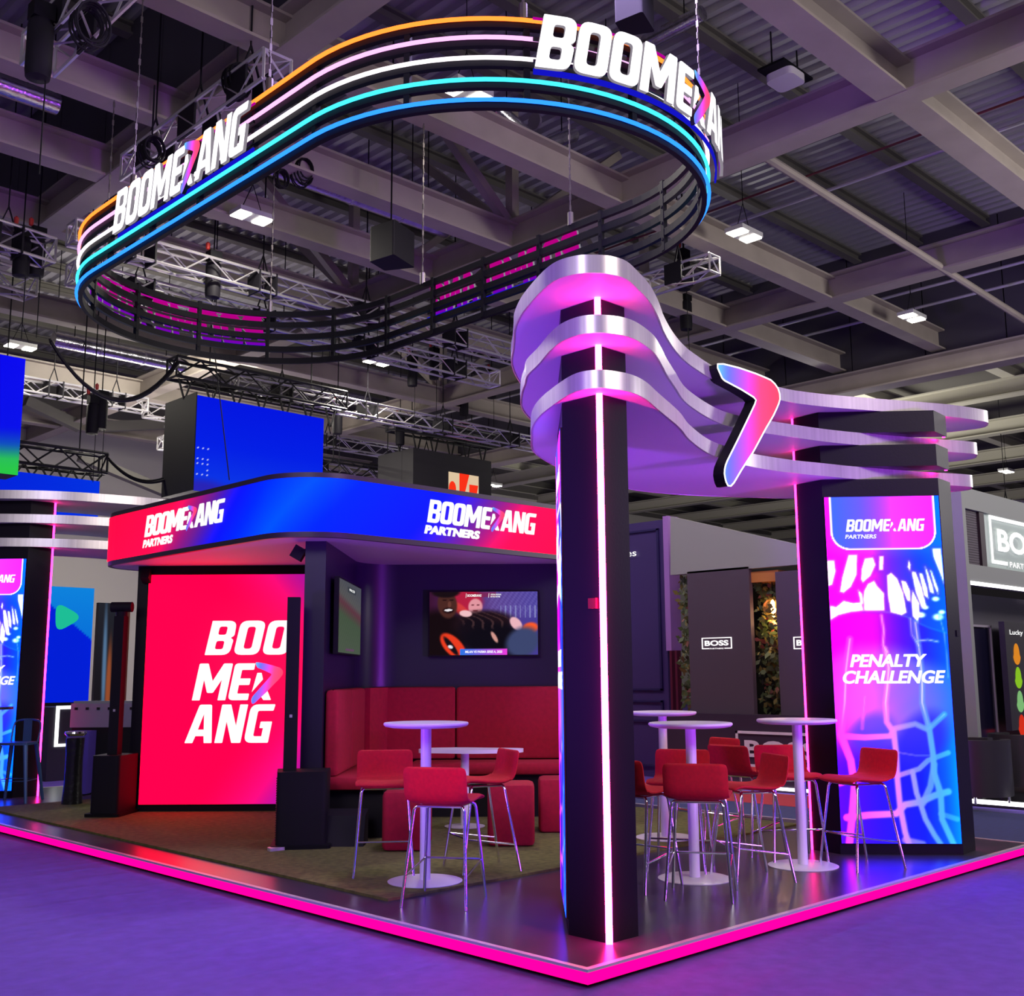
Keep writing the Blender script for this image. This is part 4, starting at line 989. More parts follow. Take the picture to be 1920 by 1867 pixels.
# ------------------------------------------------------------------ neighbour: BOSS stand
boss = thing('sponsor_stand', 'dark exhibition stand with white BOSS signs and plant-filled slots behind the bar tables', 'exhibition stand')
BG = mat('stand_grey', s2l((84, 70, 84)), .5); BFG = mat('fascia_grey', s2l((150, 150, 146)), .5)
mb = plane_map((8.75, 6.5, 0), (0, -1, 0), (0, 0, 1), (-1, 0, 0))   # u runs to the right in view
def bu(px, py): p = atx(px, py, 8.75); return 6.5-p.y, p.z
b = MB()
fa = [bu(1257, 968), bu(1257, 1078), bu(1560, 1053), bu(1560, 1030)]
b.prism([[fa[0], fa[1], fa[2], (fa[2][0], 3.12)]], mb, -.10, .0); child(b.build('fascia', BFG), boss)
b = MB()
def rp(b, x0, x1, y0, y1, w0=-.08, w1=0.0):
    u0, z1 = bu(x0, y0); u1, _ = bu(x1, y0); z0 = bu(x0, y1)[1]
    b.prism([[(u0, z0), (u1, z0), (u1, z1), (u0, z1)]], mb, w0, w1)
for x0, x1 in ((1288, 1404), (1453, 1560)):
    b = MB(); rp(b, x0, x1, 1072, 1340); child(b.build('wall_panel', BG), boss)
b = MB(); rp(b, 1257, 1560, 1050, 1074, -.11, -.012); child(b.build('header', mat('stand_violet', s2l((70, 48, 96)), .5)), boss)
b = MB(); u0, _ = bu(1257, 1200); u1, _ = bu(1560, 1200); b.prism([[(u0, .0), (u1, .0), (u1, 1.0), (u0, 1.0)]], mb, -.02, .12); child(b.build('counter', mat('counter_dark', s2l((58, 46, 66)), .45)), boss)
b = MB(); b.prism([[(u0+.5, .03), (u1, .03), (u1, .07), (u0+.5, .07)]], mb, .12, .14); child(b.build('floor_light', glow('cool_strip', (1, .97, 1), 3.0)), boss)
b = MB(); rp(b, 1257, 1560, 1060, 1340, -.75, -.70); child(b.build('back_panel', mat('plant_backing', (.008, .01, .006), .9)), boss)
# plants in the slots
random.seed(5)
def foliage(x0, x1, y0, y1, w):
    b = MB(); ua, zb = bu(x0, y0); ub, za = bu(x1, y1)
    for _ in range(900):
        u, z = random.uniform(ua, ub), random.uniform(za, zb); q = -.62+random.random()*w
        a = random.uniform(0, 6.28); L = random.uniform(.05, .13); wd_ = L*.28; tz = random.uniform(-.5, .8)
        d = Vector((math.cos(a), math.sin(a))); nrm = Vector((-d.y, d.x))
        m = .5
        pts = [(u, z, q), (u+d.x*L*m+nrm.x*wd_, z+d.y*L*m+nrm.y*wd_, q+L*tz*.5), (u+d.x*L, z+d.y*L, q+L*tz), (u+d.x*L*m-nrm.x*wd_, z+d.y*L*m-nrm.y*wd_, q+L*tz*.5)]
        b.m = 0 if random.random() < .6 else (1 if random.random() < .75 else 2)
        b.add([mb(*pp) for pp in pts], [(0, 1, 2, 3)])
    o = child(b.build('foliage', [mat('leaf_green', s2l((72, 84, 44)), .5), mat('leaf_olive', s2l((112, 100, 44)), .5), mat('leaf_red', s2l((120, 60, 50)), .5)], recalc=False), boss); o['kind'] = 'stuff'; return o
foliage(1262, 1290, 1085, 1338, .5); foliage(1403, 1456, 1092, 1338, .5)
# warm pendant and its soffit, orange light painted into the soffit colour
b = MB(); rp(b, 1402, 1455, 1072, 1092, -.7, -.05); child(b.build('slot_soffit', mat('orange_lit_soffit', s2l((190, 120, 60)), .5)), boss)
pc = mb(*bu(1437, 1138), -.16)
pen = thing('pendant_lamp', 'round amber glass pendant lamp in the leafy slot between the dark panels', 'lamp', pc)
b = MB(); b.lathe([(.001, -.14), (.08, -.115), (.13, -.05), (.14, 0), (.13, .05), (.08, .115), (.02, .14)], n=24); b.build('globe', mat('amber_glass', (1, .72, .35), .05, trans=.95), pen, smooth=True)
b = MB(); b.lathe([(.001, -.06), (.025, -.04), (.03, 0), (.015, .06), (.001, .08)], n=12); b.build('bulb', glow('warm_bulb', (1, .55, .18), 30), pen, smooth=True)
b = MB(); b.tube([(0, 0, .13), (0, 0, .35)], .006, 6); b.build('cord', BLK, pen)
lp_ = bpy.data.lights.new('pendant_glow', 'POINT'); lp_.energy = 12; lp_.color = (1, .62, .25); lp_.shadow_soft_size = .05
lo = bpy.data.objects.new('pendant_glow', lp_); COL.objects.link(lo); lo.parent = pen; lo.location = (0, 0, -.2)
def boss_sign(b, mp, W, H, th=.05):
    b.prism([[(0, 0), (W, 0), (W, H), (0, H)], [(W*.035, H*.08), (W*.965, H*.08), (W*.965, H*.92), (W*.035, H*.92)]], mp, .0, .02)
GB = glow('boss_white', (1, .96, .96), 1.3)
def boss_logo(name, mp, W, H, m, parent, framed=True):
    b = MB(); f = .045*H/.2
    t_ = H*.075
    for (x0, y0, x1, y1) in ((0, H-t_, W, H), (0, 0, t_, H), (W-t_, 0, W, H), (0, 0, W*.24, t_), (W*.76, 0, W, t_)):
        b.prism([[(x0, y0), (x1, y0), (x1, y1), (x0, y1)]], mp, .0, .012)
    text(b, 'BOSS', sub(mp, W*.10, H*.27), W*.80, H*.48, .012, 0, .035)
    text(b, 'PARTNERS', sub(mp, W*.27, -H*.03), W*.46, H*.12, .012, 0, .02, 1.1)
    return child(b.build(name, m, recalc=False), parent)
u0, z0 = bu(1317, 1217); u1, z1 = bu(1372, 1194); boss_logo('sign', sub(mb, u0, z0), u1-u0, z1-z0, GB, boss)
u0, z0 = bu(1489, 1217); u1, z1 = bu(1546, 1192); boss_logo('sign', sub(mb, u0, z0), u1-u0, z1-z0, GB, boss)
u0, z0 = bu(1377, 1440); u1, z1 = bu(1530, 1375)
mbc = plane_map((8.625, 6.5, 0), (0, -1, 0), (0, 0, 1), (-1, 0, 0))
boss_logo('counter_sign', sub(mbc, u0+.13, .31), u1-u0+.1, .47, mat('painted_white', (.8, .72, .82), .5), boss)
# right-hand BOSS stand along X
b2 = thing('lounge_stand', 'grey framed lounge stand with hanging white BOSS banner at the right edge', 'exhibition stand')
Y2 = 1.78
def ru(px, py): p = aty(px, py, Y2); return p.x, p.z
mr = plane_map((0, Y2, 0), (1, 0, 0), (0, 0, 1), (0, -1, 0))
xs, zt2 = ru(1799, 911); zl2 = ru(1799, 1088)[1]; zt2b = zt2-.26; zl2b = zl2+.22
FRG = mat('frame_grey', s2l((138, 142, 140)), .5)
b = MB(); b.bb((xs, Y2, zt2b), (xs+9, Y2+.15, zt2)); b.bb((xs, Y2, zl2), (xs+9, Y2+.15, zl2b)); b.bb((xs-.002, Y2-.012, 0), (xs+.09, Y2+.16, zt2+.004)); child(b.build('frame', FRG, recalc=False), b2)
b = MB(); b.bb((xs+.09, Y2-.01, zl2-.03), (xs+9, Y2+.03, zl2+.01)); child(b.build('light_line', glow('cool_strip', (1, 1, 1), 3.0)), b2)
xb0 = ru(1850, 1000)[0]
b = MB()
for k in range(26): x = xs+.1+k*(xb0-xs-.2)/26; b.bb((x, Y2+.05, zl2b), (x+.012, Y2+.062, zt2b))
for k in range(22): z = zl2b+k*(zt2b-zl2b)/22; b.bb((xs+.1, Y2+.05, z), (xb0-.1, Y2+.062, z+.01))
child(b.build('mesh_grille', mat('grille_mauve', s2l((96, 84, 100)), .5)), b2)
b = MB(); b.bb((xb0-.14, Y2+.02, zl2b), (xb0, Y2+.12, zt2b)); child(b.build('mullion', mat('mullion_dark', s2l((52, 34, 48)), .5)), b2)
b = MB(); b.bb((xb0, Y2+.05, zl2b), (xb0+3.4, Y2+.07, zt2b)); bn = child(b.build('banner', mat('banner_grey', s2l((168, 182, 178)), .4, emit=s2l((150, 170, 165)), estr=.15)), b2)
x0_, z1_ = ru(1859, 985)[0], 0; zz1 = ru(1859, 965)[1]; zz0 = ru(1868, 1056)[1]
boss_logo('banner_sign', plane_map((x0_, Y2+.03, zz0), (1, 0, 0), (0, 0, 1), (0, -1, 0)), 2.0, zz1-zz0, GB, b2)
b = MB(); b.bb((xs+.1, Y2+.9, zl2b-.1), (xs+9, Y2+.95, zt2+.2)); b.bb((xs+.1, Y2+.9, 0), (xs+9, Y2+.95, zl2)); child(b.build('inner_wall', mat('stand_inner', s2l((74, 68, 82)), .6)), b2)
b = MB(); b.bar((xs+.1, Y2+.12, 3.12), (xb0-.1, Y2+.5, 2.98), .03); b.bar((xs+.1, Y2+.6, 2.86), (xb0-.1, Y2+.5, 2.98), .03); child(b.build('inner_light', glow('cool_strip', (1, 1, 1), 3.0)), b2)
xd0, xd1 = aty(1806, 1250, Y2+.82).x, aty(1860, 1250, Y2+.82).x
b = MB(); b.bb((xd0, Y2+.82, 0), (xd1, Y2+.9, 2.15)); child(b.build('dark_doorway', mat('doorway_black', (.006, .005, .02), .2)), b2)
b = MB(); b.bb((xd1, Y2+.80, 0), (xd1+.03, Y2+.88, 2.2)); b.bb((xd0, Y2+.80, 2.17), (xd1+.03, Y2+.88, 2.2)); child(b.build('door_surround', mat('pale_edge', s2l((150, 140, 155)), .4)), b2)
b = MB(); b.bb((xs-.05, Y2-1.2, 0), (xs+9, Y2+2.4, .09)); child(b.build('stand_floor', mat('stand_floor', (.01, .01, .012), .3)), b2)
b = MB(); b.bb((xs-.07, Y2-1.25, .035), (xs-.05, Y2+1.0, .085)); b.bb((xs-.05, Y2-1.25, .035), (xs+9, Y2-1.2, .085)); child(b.build('floor_light', glow('cool_strip', (1, 1, 1), 3.0)), b2)
# display with game symbols
xg = aty(1889, 1250, Y2+.6).x
b = MB(); b.bb((xg, Y2+.6, .75), (xg+2.2, Y2+.68, 2.25)); gs = tag(b.build('game_display', mat('display_grey', s2l((58, 56, 60)), .3)), 'grey display of coloured game symbols at the right edge of the photo', 'display')
b = MB(); text(b, 'Lucky 7 Treasures', plane_map((xg+.16, Y2+.6, 2.05), (1, 0, 0), (0, 0, 1), (0, -1, 0)), 1.5, .09, .004, 0, .01); b.build('display_lettering', GWHITE1, gs, recalc=False)
cols_ = [((230, 140, 40), (230, 150, 60)), ((140, 200, 40), (60, 60, 200)), ((130, 190, 120), (200, 60, 200)), ((220, 50, 30), (240, 120, 30))]
for r__ in range(4):
    for c__ in range(3):
        cx__, cz__ = xg+.35+c__*.5, 1.80-r__*.33
        b = MB(); lpz = [(cx__+.13*math.cos(a)*(1 if math.sin(a) < 0 else .75), cz__+.15*math.sin(a)) for a in [k*math.pi/10 for k in range(20)]]
        b.prism([lpz], lambda u, v, w: Vector((u, Y2+.6-w, v)), .001, .006)
        b.build('game_symbol', glow('symbol_%d_%d' % (r__, c__ % 2), s2l(cols_[r__][c__ % 2]), .9), gs)
def armchair(x, y, rz, label):
    t = thing('armchair', label, 'armchair', (x, y, .09), rz, 'black tub armchairs')
    LE = mat('black_leather', (.03, .028, .034), .38)
    b = MB(); outer = [(.40*math.cos(D(a)), .38*math.sin(D(a))) for a in range(-70, 251, 16)]; inner_ = [(.30*math.cos(D(a)), .28*math.sin(D(a))) for a in range(250, -71, -16)]
    b.prism([outer+inner_], lambda u, v, w: Vector((u, v, w)), .08, .70); b.build('shell', LE, t, smooth=True)
    b = MB(); b.prism([[(.3*math.cos(D(a)), .29*math.sin(D(a))) for a in range(0, 360, 20)]], lambda u, v, w: Vector((u, v, w)), .12, .42); b.build('seat', LE, t, smooth=True)
    for sx in (-.25, .25):
        for sy in (-.22, .22): b = MB(); b.tube([(sx, sy, 0), (sx, sy, .12)], .015, 8); b.build('leg', CHROME, t)
g = at(1862, 1508, .09); armchair(g.x+.2, g.y+.25, D(60), 'black tub armchair directly right of the net display pillar')
g = at(1935, 1490, .09); armchair(g.x+.35, g.y+.2, D(120), 'black tub armchair cut by the right edge of the photo')

# ------------------------------------------------------------------ background left
YB = 16.0
b = MB(); p0, p1 = aty(60, 1318, YB), aty(177, 1103, YB)
b.bb((p0.x, YB, 0), (p1.x, YB+.15, p1.z)); sc1 = tag(b.build('blue_display', BLK), 'blue display wall with a green play arrow behind the left pillar', 'display')
def bluetri(U, V):
    c = mixc([(0, (0, 90, 210)), (1, (10, 130, 220))], V); d = sm(V-(.62-.28*(U-.3)), -.01, .01)
    c = blend(c, (0, 30, 215), 1-sm(V+(U)*.38, .92, .925)); 
    return c
mq = plane_map((p0.x, YB, max(0, p0.z)), (1, 0, 0), (0, 0, 1), (0, -1, 0)); Wq, Hq = p1.x-p0.x, p1.z-max(0, p0.z)
picture('display_picture', mq, Wq, Hq, 60, 60, bluetri, sc1, 1.0, .003)
def pq(px, py): p = aty(px, py, YB); return (p.x-p0.x, p.z-max(0, p0.z))
b = MB(); tri = [(*pq(104, 1127), .12), (*pq(104, 1187), .12), (*pq(157, 1157), .12)]; b.prism([rounded(tri)], mq, .004, .008); b.build('green_arrow', glow('arrow_green', s2l((30, 190, 150)), 1.0), sc1)
# framed poster
p0, p1 = aty(178, 1262, 17), aty(245, 1132, 17)
b = MB(); b.bb((p0.x, 17, 0), (p1.x-.15, 17.1, p1.z)); po = tag(b.build('poster_wall', mat('poster_dark', s2l((30, 26, 34)), .4)), 'dark poster wall with glowing figures behind the left loudspeaker', 'poster')
def poster(U, V):
    c = mixc([(0, (24, 16, 22)), (1, (44, 46, 56))], V); c = blend(c, (120, 170, 220), ell(U, V, .35, .6, .08, .35, .1, .6)*.8); c = blend(c, (220, 110, 60), ell(U, V, .55, .45, .10, .28, 0, .5)*.8); c = blend(c, (240, 190, 90), ell(U, V, .5, .2, .3, .12, 0, .6)*.5); return c
picture('poster_picture', plane_map((p0.x, 17, 0), (1, 0, 0), (0, 0, 1), (0, -1, 0)), p1.x-.15-p0.x, p1.z, 30, 50, poster, po, .6, .003)
b = MB(); b.bb((p1.x-.15, 17, 0), (p1.x, 17.1, p1.z+.03)); b.build('wood_edge', mat('brown_edge', s2l((120, 62, 40)), .5), po)
# desk with light frame
p0, p1 = aty(88, 1420, 13.2), aty(250, 1322, 13.2)
dk = thing('reception_desk', 'dark reception desk with a glowing white rectangle on its front', 'desk')
b = MB(); b.bb((p0.x, 13.2, 0), (p1.x, 13.8, p1.z)); child(b.build('body', mat('desk_grey', s2l((62, 56, 70)), .5)), dk)
b = MB(); q0, q1 = aty(101, 1400, 13.2), aty(160, 1322, 13.2)
for a, c in (((q0.x, q0.z), (q0.x+.05, q1.z)), ((q0.x, q1.z-.05), (q1.x+.4, q1.z)), ((q0.x, q0.z), (q1.x+.4, q0.z+.04))): b.bb((a[0], 13.18, a[1]), (c[0], 13.2, c[1]))
child(b.build('light_frame', glow('soft_white', (.95, 1, .95), 2.2)), dk)
# coffee equipment on stand
g = at(205, 1490, .118)
eq = thing('coffee_machine', 'grey metal coffee machine behind the left loudspeaker', 'machine', (g.x+.2, g.y+.55, .118))
b = MB(); b.box((0, 0, .95), (.85, .4, .30), D(-45)); b.build('housing', mat('machine_metal', (.35, .33, .42), .35, .6), eq)
b = MB()
for k in range(6): q = Vector((-.25+k*.1, .25-k*.1, 0)); b.lathe([(0, 1.02), (.02, 1.02), (.02, 1.05), (0, 1.05)], (q.x-.146, q.y-.146, 0), 10)
b.build('dials', BLK, eq)
b = MB(); b.box((0, 0, 1.115), (.8, .36, .03), D(-45)); b.build('cup_tray', CHROME, eq)
b = MB(); b.box((0, 0, .4), (.8, .38, .80), D(-45)); tb_ = b.build('cabinet', BLK, eq)
g = at(158, 1488, .118); b = MB(); b.box((g.x, g.y+.15, .5), (.28, .3, .764), D(-45)); tag(b.build('plinth', mat('violet_plinth', s2l((92, 70, 190)), .5)), 'violet plinth standing behind the black covered bin', 'plinth')
g = at(138, 1507, .118); bn_ = thing('covered_bin', 'slim black covered bin on the grass near the left pillar', 'bin', (g.x, g.y+.05, .118))
b = MB(); b.lathe([(0, 0), (.115, 0), (.10, .2), (.095, .5), (.105, .74), (0, .74)], n=20); b.build('bag', mat('bin_bag', (.012, .012, .014), .25, bump=.5, bscale=20), bn_, smooth=True)
b = MB(); b.lathe([(.0, .76), (.10, .76), (.125, .79), (.12, .81), (0, .80)], n=20); b.build('lid', CHROME, bn_, smooth=True)
# blue metal stool and tall table at far left
BM = mat('blue_painted_metal', s2l((74, 104, 150)), .35, .5)
g = at(36, 1502, .1); ms = thing('metal_stool', 'blue-grey metal bar stool with low back at the far left edge', 'stool', (g.x-.05, g.y+.0, .1), D(225))
b = MB(); b.prism([rounded(rect(-.17, -.17, .17, .17, .05))], lambda u, v, w: Vector((u, v, w)), .66, .69); b.build('seat', BM, ms, smooth=True)
for sx in (-1, 1):
    for sy in (-1, 1): b = MB(); b.tube([(sx*.23, sy*.23, 0), (sx*.15, sy*.15, .66)], [.018, .028], 8); b.build('leg', BM, ms, smooth=True)
b = MB(); b.tube([(.19, .19, .25), (.19, -.19, .25), (-.19, -.19, .25), (-.19, .19, .25)], .008, 6, closed=True); b.build('footrest', BM, ms)
b = MB(); b.tube(catmull([Vector(p) for p in ((-.15, -.16, .68), (-.20, -.165, .85), (-.22, -.13, .93), (-.23, 0, .945), (-.22, .13, .93), (-.20, .165, .85), (-.15, .16, .68))], 5, False), .011, 8); b.bb((-.225, -.05, .69), (-.215, .05, .94)); b.build('backrest', BM, ms, smooth=True)
g = at(5, 1500, .1); tt = thing('tall_table', 'tall table with thin dark top at the far left edge', 'table', (g.x-.25, g.y+.15, .1))
b = MB(); b.lathe([(0, 1.07), (.34, 1.07), (.34, 1.1), (0, 1.1)], n=40); b.build('tabletop', mat('dark_top', (.02, .02, .03), .4), tt)
b = MB(); b.tube([(0, 0, 0), (0, 0, 1.07)], .03, 12); b.build('column', BLKM, tt)

# ------------------------------------------------------------------ big hanging displays
HT = []
def hang_box(label, px0, py0, px1, py1, pbot, d, depth, fn, side=True, strength=1.0, nx=40, ny=40, name='hanging_display'):
    # face perpendicular to an X-running line: plane y = const
    a = aty(px0, py0, d); c = aty(px1, py1, d); bz = aty(px0, pbot, d).z
    t = thing(name, label, 'display'); top = (a.z+c.z)/2
    b = MB(); b.bb((a.x, d, bz), (c.x, d+depth, top)); child(b.build('cabinet', mat('cabinet_black', (.02, .018, .022), .6)), t)
    HT.append(top)
    if fn: child(picture('panel', plane_map((a.x, d, bz), (1, 0, 0), (0, 0, 1), (0, -1, 0)), c.x-a.x, top-bz, nx, ny, fn, None, strength, .004), t)
    return t, a, c, bz, top
def blue1(U, V):
    c = mixc([(0, (10, 60, 230)), (.5, (0, 30, 230)), (1, (0, 20, 225))], V)*np.ones(U.shape+(1,))
    for i in range(3):
        for j in range(7):
            c = blend(c, (220, 230, 255), (np.hypot((U-.03-.035*i)*1.3, V-.12-.055*j) < .005)*1.0)
    c = blend(c, (60, 20, 150), ell(U, V, .08, .0, .2, .12, 0, .5)*.6); return c
t_, a_, c_, bz_, tp_ = hang_box('large blue hanging display with a dark left side behind the pavilion roof', 368, 739, 607, 786, 920, 16.5, 1.3, blue1, nx=110, ny=80)
b = MB(); b.bb((a_.x-.02, 16.45, bz_), (a_.x+.0, 17.8, tp_+.05)); child(b.build('side_panel', BLK), t_)
def blue2(U, V): return mixc([(0, (40, 200, 70)), (.10, (40, 190, 90)), (.22, (10, 80, 190)), (.36, (0, 10, 235)), (1, (0, 0, 240))], V+U*-.04)
hang_box('large blue and green hanging display at the left edge of the photo', -60, 655, 48, 671, 880, 13.0, .5, blue2)
def blue3(U, V): return mixc([(0, (0, 30, 220)), (1, (0, 50, 225))], U)
hang_box('long low blue hanging banner display above the left canopy', -60, 872, 187, 903, 950, 18.5, .6, blue3)
t_, a_, c_, bz_, tp_ = hang_box('black hanging box with a small orange and beige logo panel', 775, 838, 921, 866, 960, 19.5, 1.6, None)
q0, q1 = aty(841, 884, 19.5), aty(897, 925, 19.5); z0_, z1_ = aty(841, 916, 19.5).z, aty(841, 884, 19.5).z
mo = plane_map((q0.x, 19.5, z0_-.25), (1, 0, 0), (0, 0, 1), (0, -1, 0)); Wp, Hp = q1.x-q0.x, z1_-z0_+.25
b = MB(); b.prism([[(0, 0), (Wp, 0), (Wp, Hp), (0, Hp)]], mo, .0, .01); lg = child(b.build('logo_panel', glow('logo_beige', s2l((222, 196, 160)), 1.0)), t_)
b = MB(); OR = glow('logo_orange', s2l((250, 50, 25)), 1.0)
b.prism([[(Wp*(.12+.12*math.cos(D(k*15))), Hp*(.35+.3*math.sin(D(k*15)))) for k in range(24)]], mo, .011, .015)
b.prism([[(Wp*.35, 0), (Wp*.48, 0), (Wp*.68, Hp), (Wp*.35, Hp)]], mo, .011, .015); b.prism([[(Wp*.68, 0), (Wp*.9, 0), (Wp*.98, Hp*.62), (Wp*.68, Hp*.62)]], mo, .011, .015)
child(b.build('logo_shapes', OR), t_)

# ------------------------------------------------------------------ trusses, hoists, lights, ducts
def truss(p0, p1, w=.34, m=TRUSS, r=.026, seg=.45):
    p0, p1 = Vector(p0), Vector(p1); d = (p1-p0); L = d.length; d.normalize(); s = d.cross(Vector((0, 0, 1))).normalized(); u = Vector((0, 0, 1))
    b = MB(); cor = [s*x*w/2+u*z*w/2 for x, z in ((-1, -1), (1, -1), (1, 1), (-1, 1))]
    for c in cor: b.tube([p0+c, p1+c], r, 6)
    n = max(2, int(L/seg))
    for i in range(n):
        a, c = p0+d*(L*i/n), p0+d*(L*(i+1)/n)
        for k in range(4):
            c0, c1 = cor[k], cor[(k+1) % 4]
            if i % 2: c0, c1 = c1, c0
            b.tube([a+c0, c+c1], r*.55, 4, caps=False)
    for q in (p0, p1):
        for k in range(4): b.tube([q+cor[k], q+cor[(k+1) % 4]], r*.8, 4)
        b.tube([q+cor[0], q+cor[2]], r*.6, 4)
    return b
def put_truss(p0, p1, label, w=.34, m=TRUSS, straps=3, ztop=9.0, seg=.45):
    p0, p1 = Vector(p0), Vector(p1); t = thing('lighting_truss', label, 'truss', p0)
    child(truss(p0, p1, w, m, seg=seg).build('lattice', m), t)
    for k in range(straps):
        q = p0.lerp(p1, (k+.5)/straps); b = MB()
        b.bar(q+Vector((-.12, 0, w/2)), (q.x, q.y, min(ztop, q.z+.55)), .03, .015); b.bar(q+Vector((.12, 0, w/2)), (q.x, q.y, min(ztop, q.z+.55)), .03, .015)
        b.tube([(q.x, q.y, min(ztop, q.z+.5)), (q.x, q.y, 11.97 if q.x < 20.4 else 10.58)], .012, 5)
        for s_ in (-.17, .17): b.box(q+Vector((s_, 0, 0)), (.03, w+.06, w+.06))
        child(b.build('sling', BLK), t)
    return t
Z = 8.4
put_truss((2.2, 12.55, Z), (13.6, 12.55, Z), 'long silver truss crossing behind the lower part of the ring', straps=5)
put_truss((2.6, 13.5, 8.1), (12.2, 13.5, 8.1), 'silver truss parallel to and just below the long one behind the ring', straps=4)
put_truss((3.5, 22.3, Z), (8.2, 22.3, Z), 'silver truss spanning above the white end wall', straps=3)
put_truss((7.8, 17.2, 7.9), (17.5, 17.2, 7.9), 'warm-lit silver truss right of the blue hanging display', straps=4)
put_truss((8.5, 22.9, 8.45), (20, 22.9, 8.45), 'silver truss low behind the black hanging box', straps=3)
put_truss((9.5, 24.0, 7.9), (20, 24.0, 7.9), 'faint silver truss deepest behind the black hanging box', straps=3)
put_truss((-.12, 7.9, Z), (-.12, 4.4, Z), 'short silver truss at the upper left corner', .36, straps=2)
put_truss((1.95, 9.9, Z), (1.95, 6.3, Z), 'silver box truss with black cable bundles left of the ring', .36, straps=3)
put_truss((10.6, 7.9, Z), (10.6, 6.4, Z), 'stub of silver truss poking out right of the ring', .3, straps=1)
put_truss((-.6, 13.0, 8.3), (2.2, 13.4, 8.3), 'silver truss at the far left behind the ring end', .4, straps=2)
put_truss((-.8, 14.6, 8.3), (2.6, 15.2, 8.3), 'second silver truss at the far left behind the ring end', .4, straps=2)
put_truss((30, 11.5, 6.9), (35, 9.2, 6.9), 'distant silver truss above the BOSS banner', .45, straps=1)
DT = mat('truss_black', (.02, .02, .022), .5, .3)
def dark_truss(pxa, pya, pxb, pyb, d, label, n=8, zt=None):
    a, c = aty(pxa, pya, d), aty(pxb, pyb, d); z = (a.z+c.z)/2; a = Vector((a.x, d+.3, z)); c = Vector((c.x, d+.3, z))
    t = thing('screen_truss', label, 'truss', a); child(truss(a, c, .42, DT, .035, .5).build('lattice', DT), t)
    for k in range(n):
        q = a.lerp(c, (k+.5)/n); b = MB()
        zz = (zt-z-.02) if zt else -.75; b.bar(q+Vector((-.15, 0, -.2)), q+Vector((-.0, 0, zz)), .04, .03); b.bar(q+Vector((.15, 0, -.2)), q+Vector((.0, 0, zz)), .04, .03)
        child(b.build('hanger_strap', DT), t)
    for q in (a.lerp(c, .2), a.lerp(c, .8)):
        b = MB(); b.tube([(q.x, q.y, z+.2), (q.x, q.y, 11.97 if q.x < 20.4 else 10.58)], .015, 5); child(b.build('hoist_chain', DT), t)
dark_truss(-40, 835, 205, 868, 18.5, 'black truss with V-shaped hangers above the long blue banner', 8, HT[2])
dark_truss(335, 695, 655, 740, 16.7, 'black truss above the blue hanging display', 7, HT[0])
dark_truss(745, 790, 932, 826, 19.8, 'black truss carrying the black hanging box', 6, HT[3])
dark_truss(600, 868, 770, 895, 21.5, 'black truss low between the two hanging boxes', 6)
def hoist(px, py, z, y_, label):
    p = aty(px, py, y_); t = thing('chain_hoist', label, 'hoist', p, 0, 'black chain hoists and cable bags under the roof')
    b = MB(); b.lathe([(0, 0), (.12, .02), (.13, .1), (.13, .6), (.10, .66), (0, .66)], n=14); b.build('cable_bag', BLK, t, smooth=True)
    b = MB(); b.box((0, 0, .75), (.22, .18, .18)); b.build('motor', BLKM, t)
    b = MB(); b.tube([(0, 0, .8), (0, 0, 11.97-p.z)], .012, 5); b.tube([(.08, 0, .7), (.08, 0, -1.0)], .008, 5); b.build('chain', BLKM, t)
    b = MB(); b.lathe([(0, .84), (.035, .86), (.04, .96), (0, 1.0)], (-.12, 0, 0), 8); b.build('red_plug', mat('plug_red', s2l((190, 50, 40)), .4), t)
for i, (px, py, y_) in enumerate(((38, 520, 13.5), (66, 520, 13.7), (172, 815, 18.4), (188, 806, 18.4), (398, 560, 12.6), (773, 725, 17), (814, 712, 17), (870, 780, 18.8), (922, 748, 18), (632, 815, 18.5), (750, 835, 20), (1287, 620, 9.5), (1283, 545, 8.5), (70, 150, 7.0))):
    hoist(px, py, 0, y_, ('left black cable bag of the pair above the blue and green display', 'right black cable bag of the pair above the blue and green display',
    'lower black cable bag over the black truss above the long blue banner', 'upper black cable bag over the black truss above the long blue banner', 'black cable bag hanging within the left half of the ring',
    'black cable bag left of centre under the far side of the ring', 'black cable bag right of centre under the far side of the ring', 'black cable bag above the black box with the orange logo',
    'black cable bag just left of the curved silver canopy', 'black cable bag at the right edge of the blue hanging display', 'black cable bag between the blue display and the black logo box',
    'lower black cable bag below the truss stub right of the ring', 'upper black cable bag beside the truss stub right of the ring', 'black cable bag on the short truss at the upper left corner')[i])
def cable_coil(px, py, y_, label, n=7, r=.16):
    p = aty(px, py, y_); b = MB(); random.seed(px)
    for k in range(n):
        rr = r*random.uniform(.75, 1.1); a0 = random.uniform(-.4, .4); pts = []
        for q in range(16): a = q*math.pi/8; pts.append(p+Vector((rr*math.cos(a)*math.cos(a0), .03*k-.1+rr*.3*math.sin(a0)*math.cos(a), rr*1.25*math.sin(a)-rr)))
        b.tube(pts, .012, 5, closed=True)
    b.tube([p, (p.x, p.y, 9.0)], .012, 5); tag(b.build('cable_coil', BLK), label, 'cable')
cable_coil(568, 305, 9.5, 'larger coil of black cable hanging inside the ring')
cable_coil(525, 325, 9.4, 'smaller coil of black cable beside the larger one inside the ring', 5, .11)
cable_coil(445, 130, 7.1, 'black cable bundle wrapped at the end of the box truss left of the ring', 9, .16)
cable_coil(285, 265, 8.6, 'black cable bundle at the lower end of the box truss left of the ring', 7, .14)
cable_coil(170, 20, 6.0, 'black cable bundle on the short truss at the upper left corner', 7, .18)
